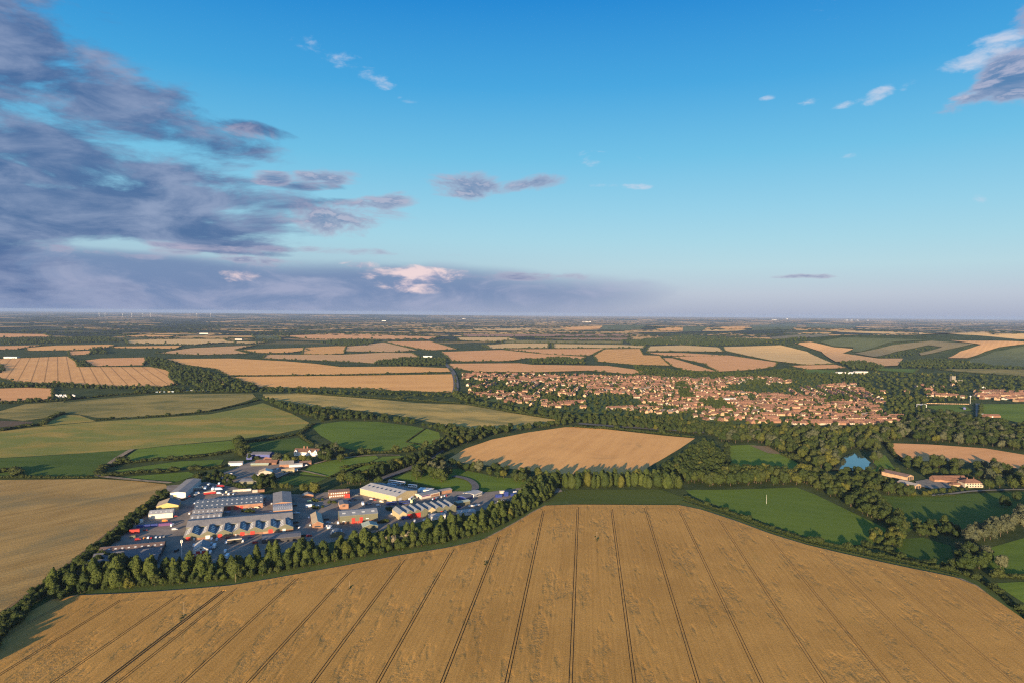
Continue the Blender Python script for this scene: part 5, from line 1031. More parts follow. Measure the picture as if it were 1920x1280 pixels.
for nm, t in solo:
    x, y, h, w_, kd, mk, words = t; o = empty(nm, (x, y, float(hz(x, y))), rnd.uniform(0, 6.28)); o.scale = (w_, w_, h)
    i = rnd.randrange(len(SH[kd])); c = bpy.data.objects.new('crown', crown_mesh(kd, i, mk)); link(c, o)
    if kd != 'bush': link(bpy.data.objects.new('trunk', TRM[i % 4]), o)
    lb = f"{LOOK[mk]} {('columnar poplar' if kd == 'poplar' else 'tree')} in the {words}" if not words.startswith(('lone', 'dark', 'smaller', 'pale willow', 'shrub', 'large', 'yellow', 'tree ')) else words
    labels.setdefault(lb, []).append(o); tag(o, lb, CAT[nm])
for lb, os_ in labels.items():
    if len(os_) > 1:
        for o in os_: o['group'] = lb.split(' in the ')[-1]
mass = {}
for (dist, kd, mk), ts in rest.items(): mass.setdefault('woodland_trees' if dist == 'near' else 'distant_trees', []).extend([(t, dist) for t in ts])
for nm, ts in mass.items():
    protos, pts = [], []
    for t, dist in ts:
        kd = t[4] if dist == 'near' else 'far'; n_s = 4 if dist == 'near' else 3; i = rnd.randrange(min(n_s, len(SH[kd]))); pr = proto_obj(kd, i, t[5])
        if pr not in protos: protos.append(pr)
        pts.append((t[0], t[1], float(hz(t[0], t[1]))-.2, rnd.uniform(0, 6.28), t[3], t[2], protos.index(pr)))
    scatter(nm, pts, protos)

# hedges: each one a thing
HEDGE_N = {}
def hedge(Pw, wd, h, words, mk='lf_hedge', closed=False, skip=.06, detail='bush', tree_p=.06):
    P = [Vector(p) for p in Pw]; P = P+[P[0]] if closed else P; pts = []; g = random.Random(int(abs(P[0].x*3+P[0].y)))
    for a, b in zip(P, P[1:]):
        d = (b-a).length; t = (b-a).normalized() if d > 0 else Vector((1, 0)); n_ = Vector((-t.y, t.x)); k = max(1, int(d/(wd*.62)))
        for i in range(k):
            if g.random() < skip: continue
            p = a+t*(d*(i+g.random()*.5)/k)+n_*g.uniform(-.12, .12)*wd; hh = h*g.uniform(.7, 1.2)*(g.uniform(1.7, 2.6) if g.random() < tree_p else 1); w_ = wd*g.uniform(.8, 1.15)*(1.5 if hh > h*1.4 else 1)
            pts.append((p.x, p.y, float(hz(p.x, p.y))-.1, g.uniform(0, 6.28), w_, hh, g.randrange(4)))
    if not pts: return
    o = joined('hedgerow', pts, detail, mk); return tag(o, words, 'hedge')
def hp(pxs, wd, h, words, **k): return hedge([at(*p) for p in pxs], wd, h, words, **k)
hp([(1285, 931), (1313, 944), (1380, 966), (1447, 991), (1513, 1013), (1580, 1027), (1647, 1042), (1713, 1056), (1763, 1066), (1800, 1074), (1840, 1090), (1870, 1110), (1920, 1152), (2010, 1230)], 5.0, 3.4, 'tall ragged hedge along the right edge of the near wheat field', tree_p=.12)
hp([(1280, 939), (1313, 950), (1380, 972), (1447, 997), (1513, 1018), (1580, 1033), (1647, 1048), (1713, 1062), (1763, 1072), (1800, 1081)], 2.2, 1.3, 'low clipped line of scrub beside the wheat, below the tall hedge', tree_p=0)
hp([(1590, 1027), (1630, 1024), (1660, 1030), (1690, 1046), (1740, 1056), (1790, 1064)], 5, 4.0, 'hedge with reddish tops below the pasture with the white pole', tree_p=.1)
hp([(1850, 1081), (1920, 1083), (2040, 1086)], 5, 4, 'hedge between two bright pastures at the right edge')
hp([(180, 787), (273, 782), (330, 778), (393, 771), (460, 756), (487, 749)], 7, 4, 'dark hedge between the two long olive meadows')
hp([(0, 807), (40, 800), (80, 796), (95, 784), (118, 774)], 12, 6, 'thick curving hedge at the left of the olive meadow')
hp([(-20, 757), (60, 754), (113, 751), (200, 742), (300, 735), (400, 735), (473, 734)], 11, 7, 'tree hedge above the upper olive meadow', tree_p=.2)
hp([(188, 890), (195, 876), (225, 868), (267, 865), (340, 860), (400, 853), (440, 846)], 12, 6, 'thick hedge curving round the small left pasture')
hp([(195, 893), (240, 888), (300, 884), (353, 881), (413, 876), (440, 868)], 13, 6, 'broad hedge between the two narrow pastures')
hp([(-40, 896), (60, 895), (133, 896), (185, 894)], 6, 4, 'hedge above the stubble field at the left'); hp([(-30, 890), (0, 885), (25, 882), (35, 892)], 14, 8, 'clump hedge at the left edge above the stubble')
hp([(463, 829), (520, 822), (560, 814), (580, 801), (588, 794)], 8, 5, 'hedge between the olive meadow and the dark paddock')
hp([(487, 862), (463, 852)], 6, 5, 'short hedge beside the dark paddock'); hp([(587, 834), (570, 822), (562, 815)], 6, 4, 'hedge right of the dark paddock')
hp([(617, 895), (650, 883), (687, 869)], 6, 3.5, 'low hedge between the two bright paddocks')
hp([(640, 855), (700, 849), (760, 847), (820, 838)], 8, 6, 'hedge below the long shadowed pasture', tree_p=.3)
hp([(797, 803), (778, 816), (761, 828), (800, 836)], 3, 1.6, 'thin hedge round the small paddock', tree_p=0)
hp([(640, 877), (700, 870), (760, 862), (800, 856)], 7, 5, 'hedge running towards the dark avenue', tree_p=.2)
hp([(1467, 852), (1490, 862), (1520, 880)], 7, 6, 'hedge between the green clearing and the pond wood'); hp([(1363, 836), (1363, 884)], 8, 7, 'dark hedge on the left of the green clearing')
hp([(1662, 829), (1677, 855), (1697, 866)], 7, 6, 'hedge at the left end of the tan field beyond the pond')
hp([(560, 737), (640, 742), (760, 749), (873, 757), (957, 772), (1033, 784), (1075, 790)], 9, 5, 'long hedge along the far side of the straw coloured field')
hp([(1070, 800), (1173, 806), (1245, 814), (1303, 820)], 9, 6, 'hedge along the far side of the middle wheat field')
hp([(1635, 889), (1668, 883), (1690, 886)], 6, 5, 'hedge in front of the pond lawn'); hp([(1703, 928), (1760, 930), (1790, 928)], 5, 2.5, 'garden hedge in front of the farmhouse')
words_used = {}
for k, (Pw, hh, dmin, nm, mk) in enumerate(FW):
    if hh <= 0: continue
    side = 'left' if Pw[0][0]/Pw[0][1] < -.3 else 'right' if Pw[0][0]/Pw[0][1] > .3 else 'middle'
    hedge(Pw, 9 if dmin < 4000 else 15, hh*1.1 if dmin < 4000 else hh*1.7, f"dark hedge number", closed=True, skip=.18, detail='far', tree_p=.12)
H_ = [o for o in COL.objects if o.name.startswith('hedgerow') and 'number' in o.get('label', '')]
for o in H_: o['label'] = 'dark hedge with trees round a far pale field'; o['group'] = 'hedges of the far fields'

# far woods that read as dark streaks
g = np.random.RandomState(5); pts = []
for _ in range(600):
    d = math.exp(g.uniform(math.log(5200), math.log(26000))); a = g.uniform(-.68, .68); cx_, cy_ = d*math.tan(a), d
    if any(inside(np.array([cx_]), np.array([cy_]), Pw)[0] for Pw, *_r in FW): continue
    n = g.randint(4, 16); ang = g.uniform(-.5, .5)
    for i in range(n):
        t = (i-n/2)*g.uniform(30, 60)*(1+d/12000); x = cx_+math.cos(ang)*t+g.normal()*15; y = cy_+math.sin(ang)*t+g.normal()*40; s_ = g.uniform(25, 60)*(1+d/14000)
        pts.append((x, y, float(hz(x, y))-3, g.uniform(0, 6.28), s_, g.uniform(10, 19), g.randint(3)))
scatter('far_woodland', pts, [proto_obj('far', i, 'lf_dark') for i in range(3)])
scatter('village_houses', [(x, y, .2, a, 1.05, 1.05, i) for x, y, a, i in rest_h], [h[4] for h in HP])
# far white buildings on the horizon and wind turbines
for k, (px, py, w_, h, lb) in enumerate(((1452, 598, 90, 22, 'white dome like building far away below the right horizon'), (1476, 596, 35, 40, 'pale tower block on the far horizon'), (1588, 598, 60, 22, 'leftmost white block of three on the right horizon'), (1596, 598, 50, 20, 'middle white block of three on the right horizon'), (1608, 598, 45, 20, 'right white block of three on the horizon'), (1627, 598, 50, 18, 'single white block right of the three on the horizon'), (1100, 601, 110, 14, 'long white warehouse in the middle distance'), (870, 595, 60, 14, 'small white warehouse near the middle horizon'), (720, 599, 50, 12, 'small white warehouse left of the middle horizon'), (448, 634, 28, 6, 'white barn among the far woods'), (383, 623, 40, 7, 'white roofed barn far away at the left'), (802, 666, 22, 6, 'white farm buildings between two pale fields'), (22, 668, 30, 6, 'pale farm shed at the left edge far off'))):
    x, y = at(px, py+3); s_ = 1; r = empty('distant_building', (x, y, float(hz(x, y))), rnd.uniform(-.2, .2)); tag(r, lb, 'building'); mb = MB(); k_ = w_; mb.box(-k_, k_, -k_*.3, k_*.3, 0, h); mb.build('wall', M['white'], r); mb = MB(); mb.box(-k_*1.02, k_*1.02, -k_*.32, k_*.32, h, h+.9); mb.build('roof', M['r_white'], r)
for k, px in enumerate((186, 197, 230, 247, 268, 282, 369, 395)):
    x, y = at(px, 594.5); r = empty('wind_turbine', (x, y, float(hz(x, y))), rnd.uniform(-.4, .4)); tag(r, 'distant white wind turbine on the left horizon, ' + ['leftmost of all', 'second from the left', 'third from the left', 'fourth from the left', 'fifth from the left', 'sixth from the left', 'second from the right', 'rightmost of all'][k], 'wind turbine', 'wind turbines on the left horizon')
    mb = MB(); mb.tube((0, 0, 0), (0, 0, 105), 3.0, 1.8, 8); mb.build('tower', M['white'], r); mb = MB(); mb.box(-2.5, 2.5, -7, 5, 103, 109); nc = mb.build('nacelle', M['white'], r); a0 = rnd.uniform(0, 2)
    for i in range(3): a = a0+i*2.094; m2 = MB(); m2.tube((0, -8, 106), (math.cos(a)*52, -8, 106+math.sin(a)*52), 2.0, .6, 5); m2.build('blade', M['white'], r)

# ------------------------------------------------------------------ vehicles
def paint(name, c): return plain(name, c, .35, .04, spec=.5)
VC = {'white': paint('white_car_paint', (.75, .76, .78)), 'silver': paint('silver_car_paint', (.45, .48, .52)), 'black': paint('black_car_paint', (.025, .027, .03)), 'red': paint('red_car_paint', (.3, .03, .03)), 'blue': paint('blue_car_paint', (.05, .08, .18)), 'pale blue': paint('pale_blue_paint', (.4, .52, .65)), 'grey': paint('grey_car_paint', (.18, .19, .2)), 'green': paint('green_car_paint', (.45, .55, .3)), 'navy': M['navy'], 'orange': paint('orange_paint', (.6, .22, .05)), 'cream': paint('cream_paint', (.7, .6, .42))}
tyre = plain('tyre', (.02, .02, .02), .9)
def wheels(r, xs, y, rad=.33):
    for x in xs:
        for s in (-1, 1): mb = MB(); mb.tube((x, s*y-.1, rad), (x, s*y+.1, rad), rad, rad, 10); mb.build('wheel', tyre, r)
def veh_proto(kind, mat):
    r = bpy.data.objects.new({'car': 'parked_car', 'van': 'parked_van', 'coach': 'coach', 'lorry': 'lorry', 'boat': 'boat', 'caravan': 'caravan', 'trailer': 'trailer'}[kind], None)
    mb = MB()
    if kind == 'car':
        mb.prism([(-2.1, .3), (2.1, .3), (2.15, .7), (1.3, .9), (.7, 1.42), (-1.1, 1.45), (-1.8, .98), (-2.15, .9)], -.86, .86, 'x' if False else 'y'); P_ = MB(); P_.prism([(1.18, .93), (.66, 1.36), (-1.08, 1.38), (-1.68, .97)], -.875, .875, 'y'); wl = ([-1.3, 1.35], .8)
    elif kind == 'van':
        mb.prism([(-2.6, .35), (2.6, .35), (2.65, .95), (2.2, 1.2), (1.6, 2.2), (-2.6, 2.25)], -.98, .98, 'y'); P_ = MB(); P_.prism([(2.2, 1.25), (1.62, 2.1), (.9, 2.1), (.9, 1.25)], -.99, .99, 'y'); wl = ([-1.7, 1.7], .9)
    elif kind == 'coach':
        mb.prism([(-6, .4), (5.9, .4), (6.05, 1.4), (5.75, 3.35), (-5.9, 3.4)], -1.25, 1.25, 'y'); P_ = MB(); P_.prism([(5.93, 1.5), (5.72, 2.9), (-5.5, 2.9), (-5.5, 1.6)], -1.262, 1.262, 'y'); wl = ([-3.6, 3.9], 1.15)
    elif kind == 'lorry':
        mb.box(-4.5, 2.2, -1.25, 1.25, .9, 3.6); mb.prism([(2.35, .5), (4.4, .5), (4.5, 1.6), (4.1, 2.9), (2.35, 2.95)], -1.2, 1.2, 'y'); P_ = MB(); P_.prism([(4.46, 1.65), (4.14, 2.7), (3.3, 2.7), (3.3, 1.65)], -1.21, 1.21, 'y'); wl = ([-3.2, -2.1, 3.3], 1.05)
    elif kind == 'caravan':
        mb.prism([(-2.8, .5), (2.5, .5), (2.9, 1.2), (2.5, 2.6), (-2.5, 2.65), (-2.9, 1.6)], -1.1, 1.1, 'y'); P_ = MB(); P_.prism([(1.8, 1.5), (1.8, 2.1), (-1.8, 2.1), (-1.8, 1.5)], -1.115, 1.115, 'y'); wl = ([0], 1.0)
    elif kind == 'trailer':
        mb.box(-6.5, 6.5, -1.25, 1.25, 1.1, 3.9); P_ = MB(); P_.box(-6.5, 6.5, -1.26, 1.26, 3.5, 3.92); wl = ([-4.8, -3.6, -2.4, 4.6], 1.05)
    else:
        pts = [(-4, 1.1), (1.5, 1.25), (4.2, 0)]; b_ = []
        for z, k in ((.5, .55), (1.7, 1.0)): b_.append([(-4*k-.2, 1.2*k, z), (1.5, 1.35*k, z), (4.4*(.8+.2*k), 0, z+.1), (1.5, -1.35*k, z), (-4*k-.2, -1.2*k, z)])
        for i in range(5): j = (i+1) % 5; mb.poly([b_[0][i], b_[0][j], b_[1][j], b_[1][i]])
        mb.poly(b_[1]); mb.poly(b_[0][::-1]); P_ = MB(); P_.prism([(-1.5, 1.7), (1.2, 1.7), (.6, 2.5), (-1.3, 2.5)], -.8, .8, 'y'); wl = ([-1.2], .9)
    a = bpy.data.objects.new('hull' if kind == 'boat' else 'body', mb.mesh('body', mat)); a.parent = r; b_ = bpy.data.objects.new({'boat': 'cabin', 'trailer': 'tarpaulin'}.get(kind, 'windows'), P_.mesh('windows', M['white'] if kind in ('boat',) else VC['cream'] if kind == 'trailer' else M['glass'])); b_.parent = r
    w_ = []
    for x in wl[0]:
        for s in (-1, 1): m2 = MB(); rd = .33 if kind in ('car', 'van', 'caravan', 'boat') else .5; m2.tube((x, s*wl[1]-.12, rd), (x, s*wl[1]+.12, rd), rd, rd, 8); q_ = bpy.data.objects.new('wheel', m2.mesh('wheel', tyre)); q_.parent = r
    return r
VP = {}; VSEEN = {}
def veh(kind, px, py, ang, colr, where, z=.2):
    k = (kind, colr)
    if k not in VP: VP[k] = veh_proto(kind, VC[colr])
    o = copy_tree(VP[k]); o.location = (*at(px, py), z); o.rotation_euler = (0, 0, EA+deg(ang)); w_ = {'coach': 'coach', 'lorry': 'lorry', 'boat': 'boat on a trailer', 'caravan': 'caravan', 'trailer': 'long covered trailer'}.get(kind, kind)
    lb = f"{colr} {w_} {where}"; tag(o, lb, {'trailer': 'trailer'}.get(kind, kind)); VSEEN.setdefault(lb, []).append(o); return o
V1 = [ # crop, x, y, kind, angle, colour, where
 (c2, 200, 348, 'car', 80, 'white', 'at the corner of the long blue roof'), (c2, 660, 485, 'car', 5, 'silver', 'left of the planted island'), (c2, 705, 485, 'car', 5, 'pale blue', 'left of the planted island'), (c2, 955, 445, 'car', 15, 'pale blue', 'behind the planted island'),
 (c2, 1030, 430, 'car', 15, 'silver', 'behind the planted island'), (c2, 1130, 420, 'van', 10, 'cream', 'right of the planted island'), (c2, 1210, 400, 'car', 10, 'white', 'below the brick end of the blue roof'), (c2, 1240, 375, 'car', 80, 'cream', 'below the brick end of the blue roof'),
 (c2, 1245, 290, 'lorry', 80, 'grey', 'in the gap before the tall pale shed'), (c2, 1355, 355, 'car', 85, 'silver', 'beside the tall pale shed'), (c2, 1355, 480, 'car', 10, 'white', 'behind the wide grey hall'), (c2, 1720, 505, 'boat', -5, 'pale blue', 'at the end of the wide grey hall'),
 (c2, 1720, 640, 'van', 5, 'black', 'at the end of the seven gables'), (c2, 1775, 715, 'car', 60, 'white', 'at the end of the seven gables'), (c2, 1745, 690, 'car', 5, 'black', 'at the end of the seven gables'), (c2, 455, 890, 'van', 85, 'white', 'in front of the second gable'), (c2, 535, 900, 'van', 85, 'pale blue', 'in front of the third gable'),
 (c2, 193, 992, 'van', 85, 'white', 'left of the small white gabled building'), (c2, 450, 968, 'van', 85, 'silver', 'right of the small white gabled building'), (c2, 440, 1028, 'van', 85, 'pale blue', 'right of the small white gabled building'), (c2, 437, 1090, 'van', 85, 'white', 'right of the small white gabled building'),
 (c2, 497, 1010, 'lorry', 85, 'white', 'next to the vans by the white gabled building'), (c2, 660, 1075, 'van', 85, 'white', 'parked close behind the poplars'), (c2, 690, 1165, 'lorry', 80, 'white', 'parked close behind the poplars'), (c2, 640, 1180, 'van', 80, 'red', 'parked close behind the poplars'),
 (c2, 225, 1175, 'lorry', 85, 'red', 'below the small white gabled building'), (c2, 290, 1175, 'van', 85, 'silver', 'below the small white gabled building'), (c2, 680, 945, 'van', 80, 'white', 'at the left end of a long black trailer'), (c2, 800, 940, 'trailer', 3, 'black', 'in front of the fourth gable'), (c2, 925, 920, 'van', 80, 'silver', 'at the right end of a long black trailer'),
 (c2, 1110, 945, 'van', 5, 'red', 'in front of the fifth gable'), (c2, 1025, 860, 'car', 20, 'blue', 'between two red doors of the gables'), (c2, 690, 870, 'car', 10, 'red', 'below the third gable'),
 (c2, 360, 140, 'lorry', 85, 'pale blue', 'at the back of the lorry yard'), (c2, 415, 85, 'lorry', 80, 'silver', 'farthest back in the lorry yard'), (c2, 475, 145, 'lorry', 85, 'white', 'tall boxed one in the lorry yard'), (c2, 590, 110, 'lorry', 10, 'red', 'in the lorry yard'), (c2, 560, 150, 'lorry', 0, 'pale blue', 'in front of the red lorry'),
 (c2, 425, 215, 'trailer', 8, 'red', 'at the front of the lorry yard'), (c2, 565, 200, 'van', 0, 'white', 'right of the red trailer'), (c2, 635, 218, 'car', 60, 'silver', 'right of the red trailer'), (c2, 680, 185, 'van', 80, 'cream', 'at the back edge of the blue roof'), (c2, 715, 215, 'van', 80, 'white', 'at the back edge of the blue roof'), (c2, 745, 210, 'car', 80, 'black', 'at the back edge of the blue roof'), (c2, 790, 212, 'car', 60, 'pale blue', 'at the back edge of the blue roof'),
 (c2, 240, 200, 'van', 20, 'white', 'beside the long narrow warehouse'), (c2, 215, 222, 'car', 20, 'silver', 'beside the long narrow warehouse'), (c2, 180, 250, 'car', 60, 'black', 'beside the long narrow warehouse'), (c2, 130, 245, 'car', 70, 'red', 'beside the long narrow warehouse'), (c2, 95, 265, 'car', 60, 'grey', 'beside the long narrow warehouse'), (c2, 60, 280, 'car', 40, 'red', 'at the foot of the long narrow warehouse'), (c2, 20, 300, 'van', 10, 'black', 'at the foot of the long narrow warehouse'), (c2, 240, 150, 'trailer', 15, 'grey', 'beside the long narrow warehouse'), (c2, 570, 55, 'van', 80, 'pale blue', 'alone at the back of the lorry yard'),
 (c1, 840, 912, 'car', 85, 'white', 'in the row of the left open yard'), (c1, 880, 918, 'car', 85, 'red', 'in the row of the left open yard'), (c1, 945, 908, 'car', 85, 'pale blue', 'in the row of the left open yard'), (c1, 1000, 908, 'car', 85, 'silver', 'in the row of the left open yard'), (c1, 1050, 900, 'car', 85, 'grey', 'in the row of the left open yard'),
 (c1, 700, 940, 'van', 10, 'red', 'in the left open yard'), (c1, 800, 812, 'car', 5, 'red', 'in the left open yard near the navy containers'), (c1, 790, 918, 'car', 60, 'orange', 'left of the row in the open yard'), (c1, 1165, 750, 'van', 60, 'white', 'at the edge of the estate road'), (c1, 1190, 805, 'van', 10, 'silver', 'at the edge of the estate road'), (c1, 1200, 625, 'car', 5, 'red', 'beside the white ribbed warehouse'), (c1, 1390, 590, 'car', 85, 'white', 'at the road end of the ribbed shed'), (c1, 1215, 1090, 'van', 70, 'black', 'in the dark corner left of the mast'), (c1, 1060, 690, 'van', 5, 'orange', 'behind the purple containers'),
 (c3, 245, 485, 'van', 5, 'green', 'by the small trees'), (c3, 245, 568, 'lorry', 5, 'white', 'by the small trees'), (c3, 365, 548, 'car', 5, 'white', 'by the small trees'), (c3, 25, 548, 'van', 5, 'black', 'beside the light roofed shed'), (c3, 232, 726, 'car', 85, 'white', 'left of the tan and green workshop'), (c3, 255, 840, 'car', 80, 'pale blue', 'left of the tan and green workshop'),
 (c3, 495, 755, 'van', 5, 'black', 'right of the tan and green workshop'), (c3, 520, 800, 'car', 10, 'pale blue', 'right of the tan and green workshop'), (c3, 555, 805, 'car', 10, 'silver', 'right of the tan and green workshop'), (c3, 480, 845, 'car', 20, 'blue', 'right of the tan and green workshop'), (c3, 520, 850, 'car', 10, 'white', 'right of the tan and green workshop'), (c3, 560, 855, 'car', 30, 'white', 'right of the tan and green workshop'), (c3, 550, 888, 'van', 10, 'white', 'at the corner by the round topped shed'), (c3, 500, 880, 'car', 10, 'silver', 'at the corner by the round topped shed'),
 (c3, 670, 808, 'van', 85, 'white', 'at the corner of the tall hall'), (c3, 240, 1003, 'van', 5, 'red', 'behind the poplars below the workshop'), (c3, 150, 1000, 'van', 5, 'black', 'behind the poplars below the workshop'), (c3, 840, 498, 'car', 5, 'pale blue', 'beside the small brick block'), (c3, 850, 470, 'car', 5, 'black', 'beside the small brick block'), (c3, 950, 390, 'car', 5, 'grey', 'near the corner of the cream warehouse'), (c3, 1040, 532, 'lorry', 88, 'white', 'behind the tall hall'), (c3, 1110, 520, 'car', 10, 'black', 'behind the tall hall'), (c3, 1150, 525, 'car', 10, 'blue', 'behind the tall hall'), (c3, 1275, 548, 'van', 5, 'silver', 'behind the tall hall'),
 (c3, 1490, 670, 'car', 5, 'white', 'on the grass left of the eight gables'), (c3, 1170, 446, 'car', -30, 'white', 'along the cream warehouse'), (c3, 1225, 460, 'car', -40, 'red', 'along the cream warehouse'), (c3, 1330, 490, 'van', -40, 'cream', 'along the cream warehouse'), (c3, 890, 440, 'car', 0, 'blue', 'in the middle car park'), (c3, 930, 455, 'car', 0, 'black', 'in the middle car park'), (c3, 700, 560, 'car', 80, 'white', 'left of the small brick block'),
 (c4, 45, 168, 'coach', -40, 'white', 'outermost of the depot coaches'), (c4, 150, 182, 'coach', -40, 'white', 'second of the depot coaches'), (c4, 90, 198, 'coach', -40, 'silver', 'third of the depot coaches'), (c4, 30, 215, 'coach', -40, 'pale blue', 'fourth of the depot coaches'), (c4, 300, 225, 'coach', -40, 'white', 'behind the depot coaches, on its own'), (c4, 270, 215, 'van', -40, 'white', 'behind the depot coaches'),
 (c4, 190, 440, 'coach', 8, 'navy', 'with a pink stripe in front of the cream warehouse'), (c4, 280, 390, 'coach', 60, 'white', 'at the corner of the cream warehouse'), (c4, 305, 412, 'coach', 60, 'green', 'at the corner of the cream warehouse'), (c4, 30, 452, 'coach', 5, 'navy', 'left of the striped coach'), (c4, 995, 318, 'coach', 34, 'grey', 'driving in on the park road'),
 (c4, 1415, 415, 'car', 20, 'white', 'in the plant yard'), (c4, 1450, 405, 'car', 20, 'silver', 'in the plant yard'), (c4, 1490, 400, 'car', 20, 'black', 'in the plant yard'), (c4, 1620, 300, 'van', 10, 'white', 'at the far end of the plant yard'), (c4, 1060, 480, 'boat', 10, 'white', 'near the end gable'), (c4, 1130, 468, 'boat', 20, 'white', 'behind the poplars'), (c4, 900, 490, 'van', 5, 'navy', 'at the end of the eight gables'), (c4, 205, 640, 'lorry', 5, 'navy', 'below the first cream gable'), (c4, 460, 660, 'van', 5, 'white', 'below the two big red doors'), (c4, 325, 670, 'van', 80, 'silver', 'below the two big red doors'), (c4, 500, 580, 'car', 5, 'red', 'beside the white roofed shed'),
 (c5, 20, 455, 'van', 5, 'pale blue', 'behind the scrub above the estate'), (c5, 62, 465, 'van', 5, 'white', 'behind the scrub above the estate'), (c5, 170, 505, 'caravan', 10, 'white', 'at the edge of the farm lane'), (c5, 250, 482, 'caravan', 10, 'white', 'nearer the farm lane hedge'), (c5, 660, 495, 'van', 30, 'white', 'in front of the solar barn'), (c5, 805, 492, 'car', 20, 'white', 'right of the solar barn'), (c5, 880, 470, 'car', 20, 'silver', 'right of the solar barn'), (c5, 970, 400, 'van', 60, 'pale blue', 'beside the dark roofed farm building'), (c5, 1230, 425, 'caravan', 20, 'white', 'on the lane below the farm row'), (c5, 1390, 345, 'van', 10, 'white', 'at the right end of the farm row'),
]
for (cf, x, y, kd, an, cl, wh) in V1: veh(kd, *cf(x, y), an, cl, wh)
for i in range(7): veh('coach', *c4(395+i*26, 275+i*2), 62, ['white', 'pale blue', 'white', 'cream', 'silver', 'white', 'cream'][i], 'in the slanting row by the showroom')
for i in range(9): veh('car', *c4(560+i*22, 385-i*6), 60, ['white', 'red', 'silver', 'blue', 'black', 'white', 'grey', 'pale blue', 'red'][i], 'in the row in front of the blue showroom')
for i in range(14): veh('caravan', 106+i*2.6+rnd.uniform(-.5, .5), 741.5+(i % 3)*1.6, rnd.uniform(-60, 60), ['white', 'white', 'silver'][i % 3], 'in the storage ground left of the meadow', 1.0)
for i in range(26): veh('caravan', 290+i*3.8+rnd.uniform(-.5, .5), 734.5+(i % 2)*1.2-(i*.06), rnd.uniform(-60, 60), ['white', 'pale blue', 'white', 'cream'][i % 4], 'among trees above the olive meadow', 1.0)
for lb, os_ in VSEEN.items():
    if len(os_) > 1:
        for o in os_: o['group'] = lb.split(' ', 1)[1] if len(lb.split()) > 5 else lb
# poles in the near wheat field
for px, py, h, lb in ((345, 1156, 11, 'thin wooden pole in the left part of the near wheat field'), (655, 1104, 7, 'wooden pole in the wheat near the tree belt'), (911, 1058, 7, 'wooden pole standing in the wheat beside a tramline'), (1119, 1012, 8, 'wooden pole in the wheat below the bean strip'), (442, 1091, 7, 'wooden pole at the edge of the near wheat by the verge'), (1437, 944, 11, 'tall white goal pole on the right pasture')):
    r = empty('pole', (*at(px, py), .0)); tag(r, lb, 'pole'); mb = MB(); mb.tube((0, 0, 0), (0, 0, h), .13, .08, 8); mb.build('post', M['skylight'] if px > 1300 else M['wood'], r)
    if px < 1300 and h > 7: m2 = MB(); m2.box(-.8, .8, -.06, .06, h-.6, h-.45); m2.build('crossbar', M['wood'], r)
def clump(px, py, n, sp, mk, name, lb, h=(.9, 1.6), w_=(1.2, 2.2)):
    x0, y0 = at(px, py); g = random.Random(px); o = joined(name, [(x0+g.gauss(0, sp*.35), y0+g.gauss(0, sp), .1, g.uniform(0, 6), g.uniform(*w_), g.uniform(*h), g.randrange(4)) for _ in range(n)], 'bush', mk); tag(o, lb, 'weeds')
clump(1119, 1011, 12, 3, 'lf_dark', 'weed_clump', 'dark uncut weeds round the pole below the bean strip'); clump(911, 1057, 12, 3, 'lf_dark', 'weed_clump', 'dark uncut weeds round the pole beside a tramline'); clump(656, 1103, 9, 2.2, 'lf_hedge', 'weed_clump', 'dark uncut weeds round the pole near the tree belt'); clump(345, 1156, 8, 3, 'lf_hedge', 'weed_clump', 'low weeds at the foot of the thin pole')
for px, py, h, lb in ((1480, 944, 5, ''),): pass
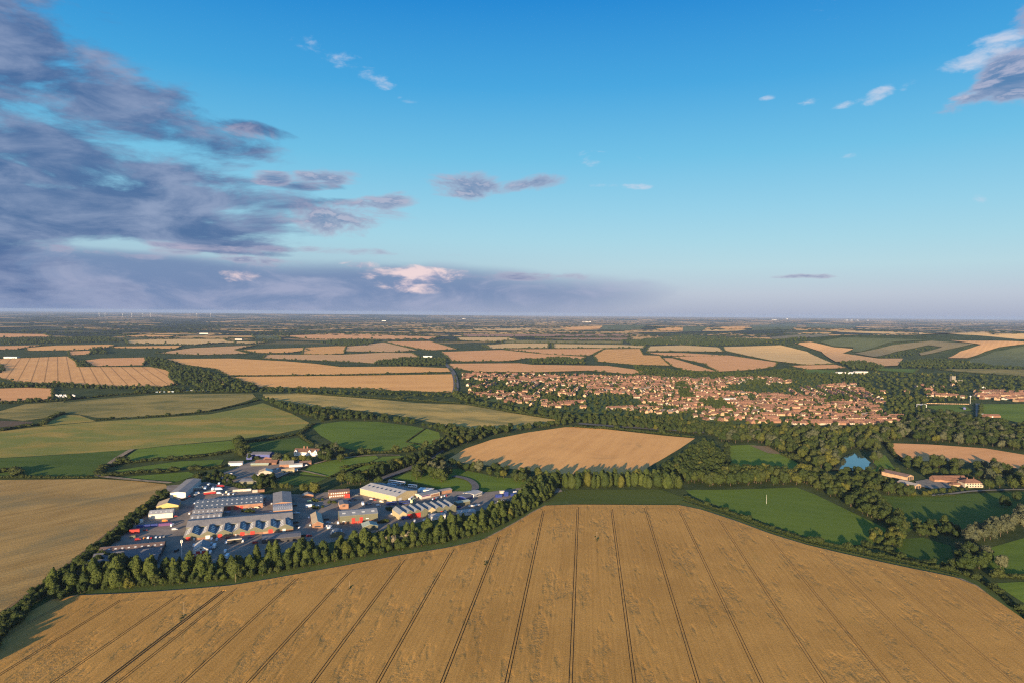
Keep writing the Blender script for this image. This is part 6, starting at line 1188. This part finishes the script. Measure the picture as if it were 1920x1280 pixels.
for (x, y, nn, lb) in ((c2(1010, 470)[0], c2(1010, 470)[1], 9, 'shrubs on the planted island between parked cars'), (c3(340, 470)[0], c3(340, 470)[1], 5, 'small yellow green tree clump among parked vans'), (c3(340, 580)[0], c3(340, 580)[1], 5, 'round shrubs between the white lorry and the workshop'), (c3(610, 500)[0], c3(610, 500)[1], 7, 'shrubs along the left of the small brick block'), (c3(1440, 610)[0], c3(1440, 610)[1], 8, 'dark shrubs left of the eight gables'), (c3(1340, 790)[0], c3(1340, 790)[1], 10, 'dark shrubs right of the tall hall')):
    x0, y0 = at(x, y); g = random.Random(int(x)); o = joined('shrub_clump', [(x0+g.gauss(0, 3), y0+g.gauss(0, 2), .1, g.uniform(0, 6), g.uniform(3, 5), g.uniform(2.5, 4.5), g.randrange(4)) for _ in range(nn)], 'bush', 'lf_poplar' if 'yellow' in lb or 'island' in lb else 'lf_green'); tag(o, lb, 'shrubs')

# ------------------------------------------------------------------ haze: the air over the plain
mb = MB(); mb.box(-62000, 62000, -9500, 60500, -4, 236)
hm = bpy.data.materials.new('hazy_air'); hm.use_nodes = True; t = hm.node_tree
for n_ in list(t.nodes): t.nodes.remove(n_)
q = NT(t); out = q.new('ShaderNodeOutputMaterial'); pv = q.new('ShaderNodeVolumePrincipled'); pv.inputs['Density'].default_value = 2.2e-5; pv.inputs['Color'].default_value = (.3, .43, .7, 1); pv.inputs['Anisotropy'].default_value = 0.0
q.put(out.inputs['Volume'], pv.outputs[0]); hm.cycles.homogeneous_volume = True if hasattr(hm.cycles, 'homogeneous_volume') else None
hb = mb.build('haze', hm); hb['kind'] = 'stuff'

# ------------------------------------------------------------------ like things are told apart by their order across the view
def nth(n):
    w_ = ['leftmost', 'second from the left', 'third from the left', 'fourth from the left', 'fifth from the left', 'sixth from the left', 'seventh from the left', 'eighth from the left', 'ninth from the left', 'tenth from the left']
    if n < 10: return w_[n]
    k = n+1; return f"{k}{'th' if 10 < k % 100 < 14 else {1: 'st', 2: 'nd', 3: 'rd'}.get(k % 10, 'th')} from the left"
same = {}
for o in COL.objects:
    if o.parent is None and o.get('label'): same.setdefault(o['label'], []).append(o)
def sx(o):
    if o.location.length > 1: return o.location.x/max(1, o.location.y)
    v = o.data.vertices[0].co; return v.x/max(1, v.y)
for lb, os_ in same.items():
    if len(os_) < 2: continue
    os_.sort(key=sx)
    for i, o in enumerate(os_):
        o['label'] = f"{lb}, {nth(i) if i < len(os_)-1 else 'rightmost'}"
        if not o.get('group'): o['group'] = lb
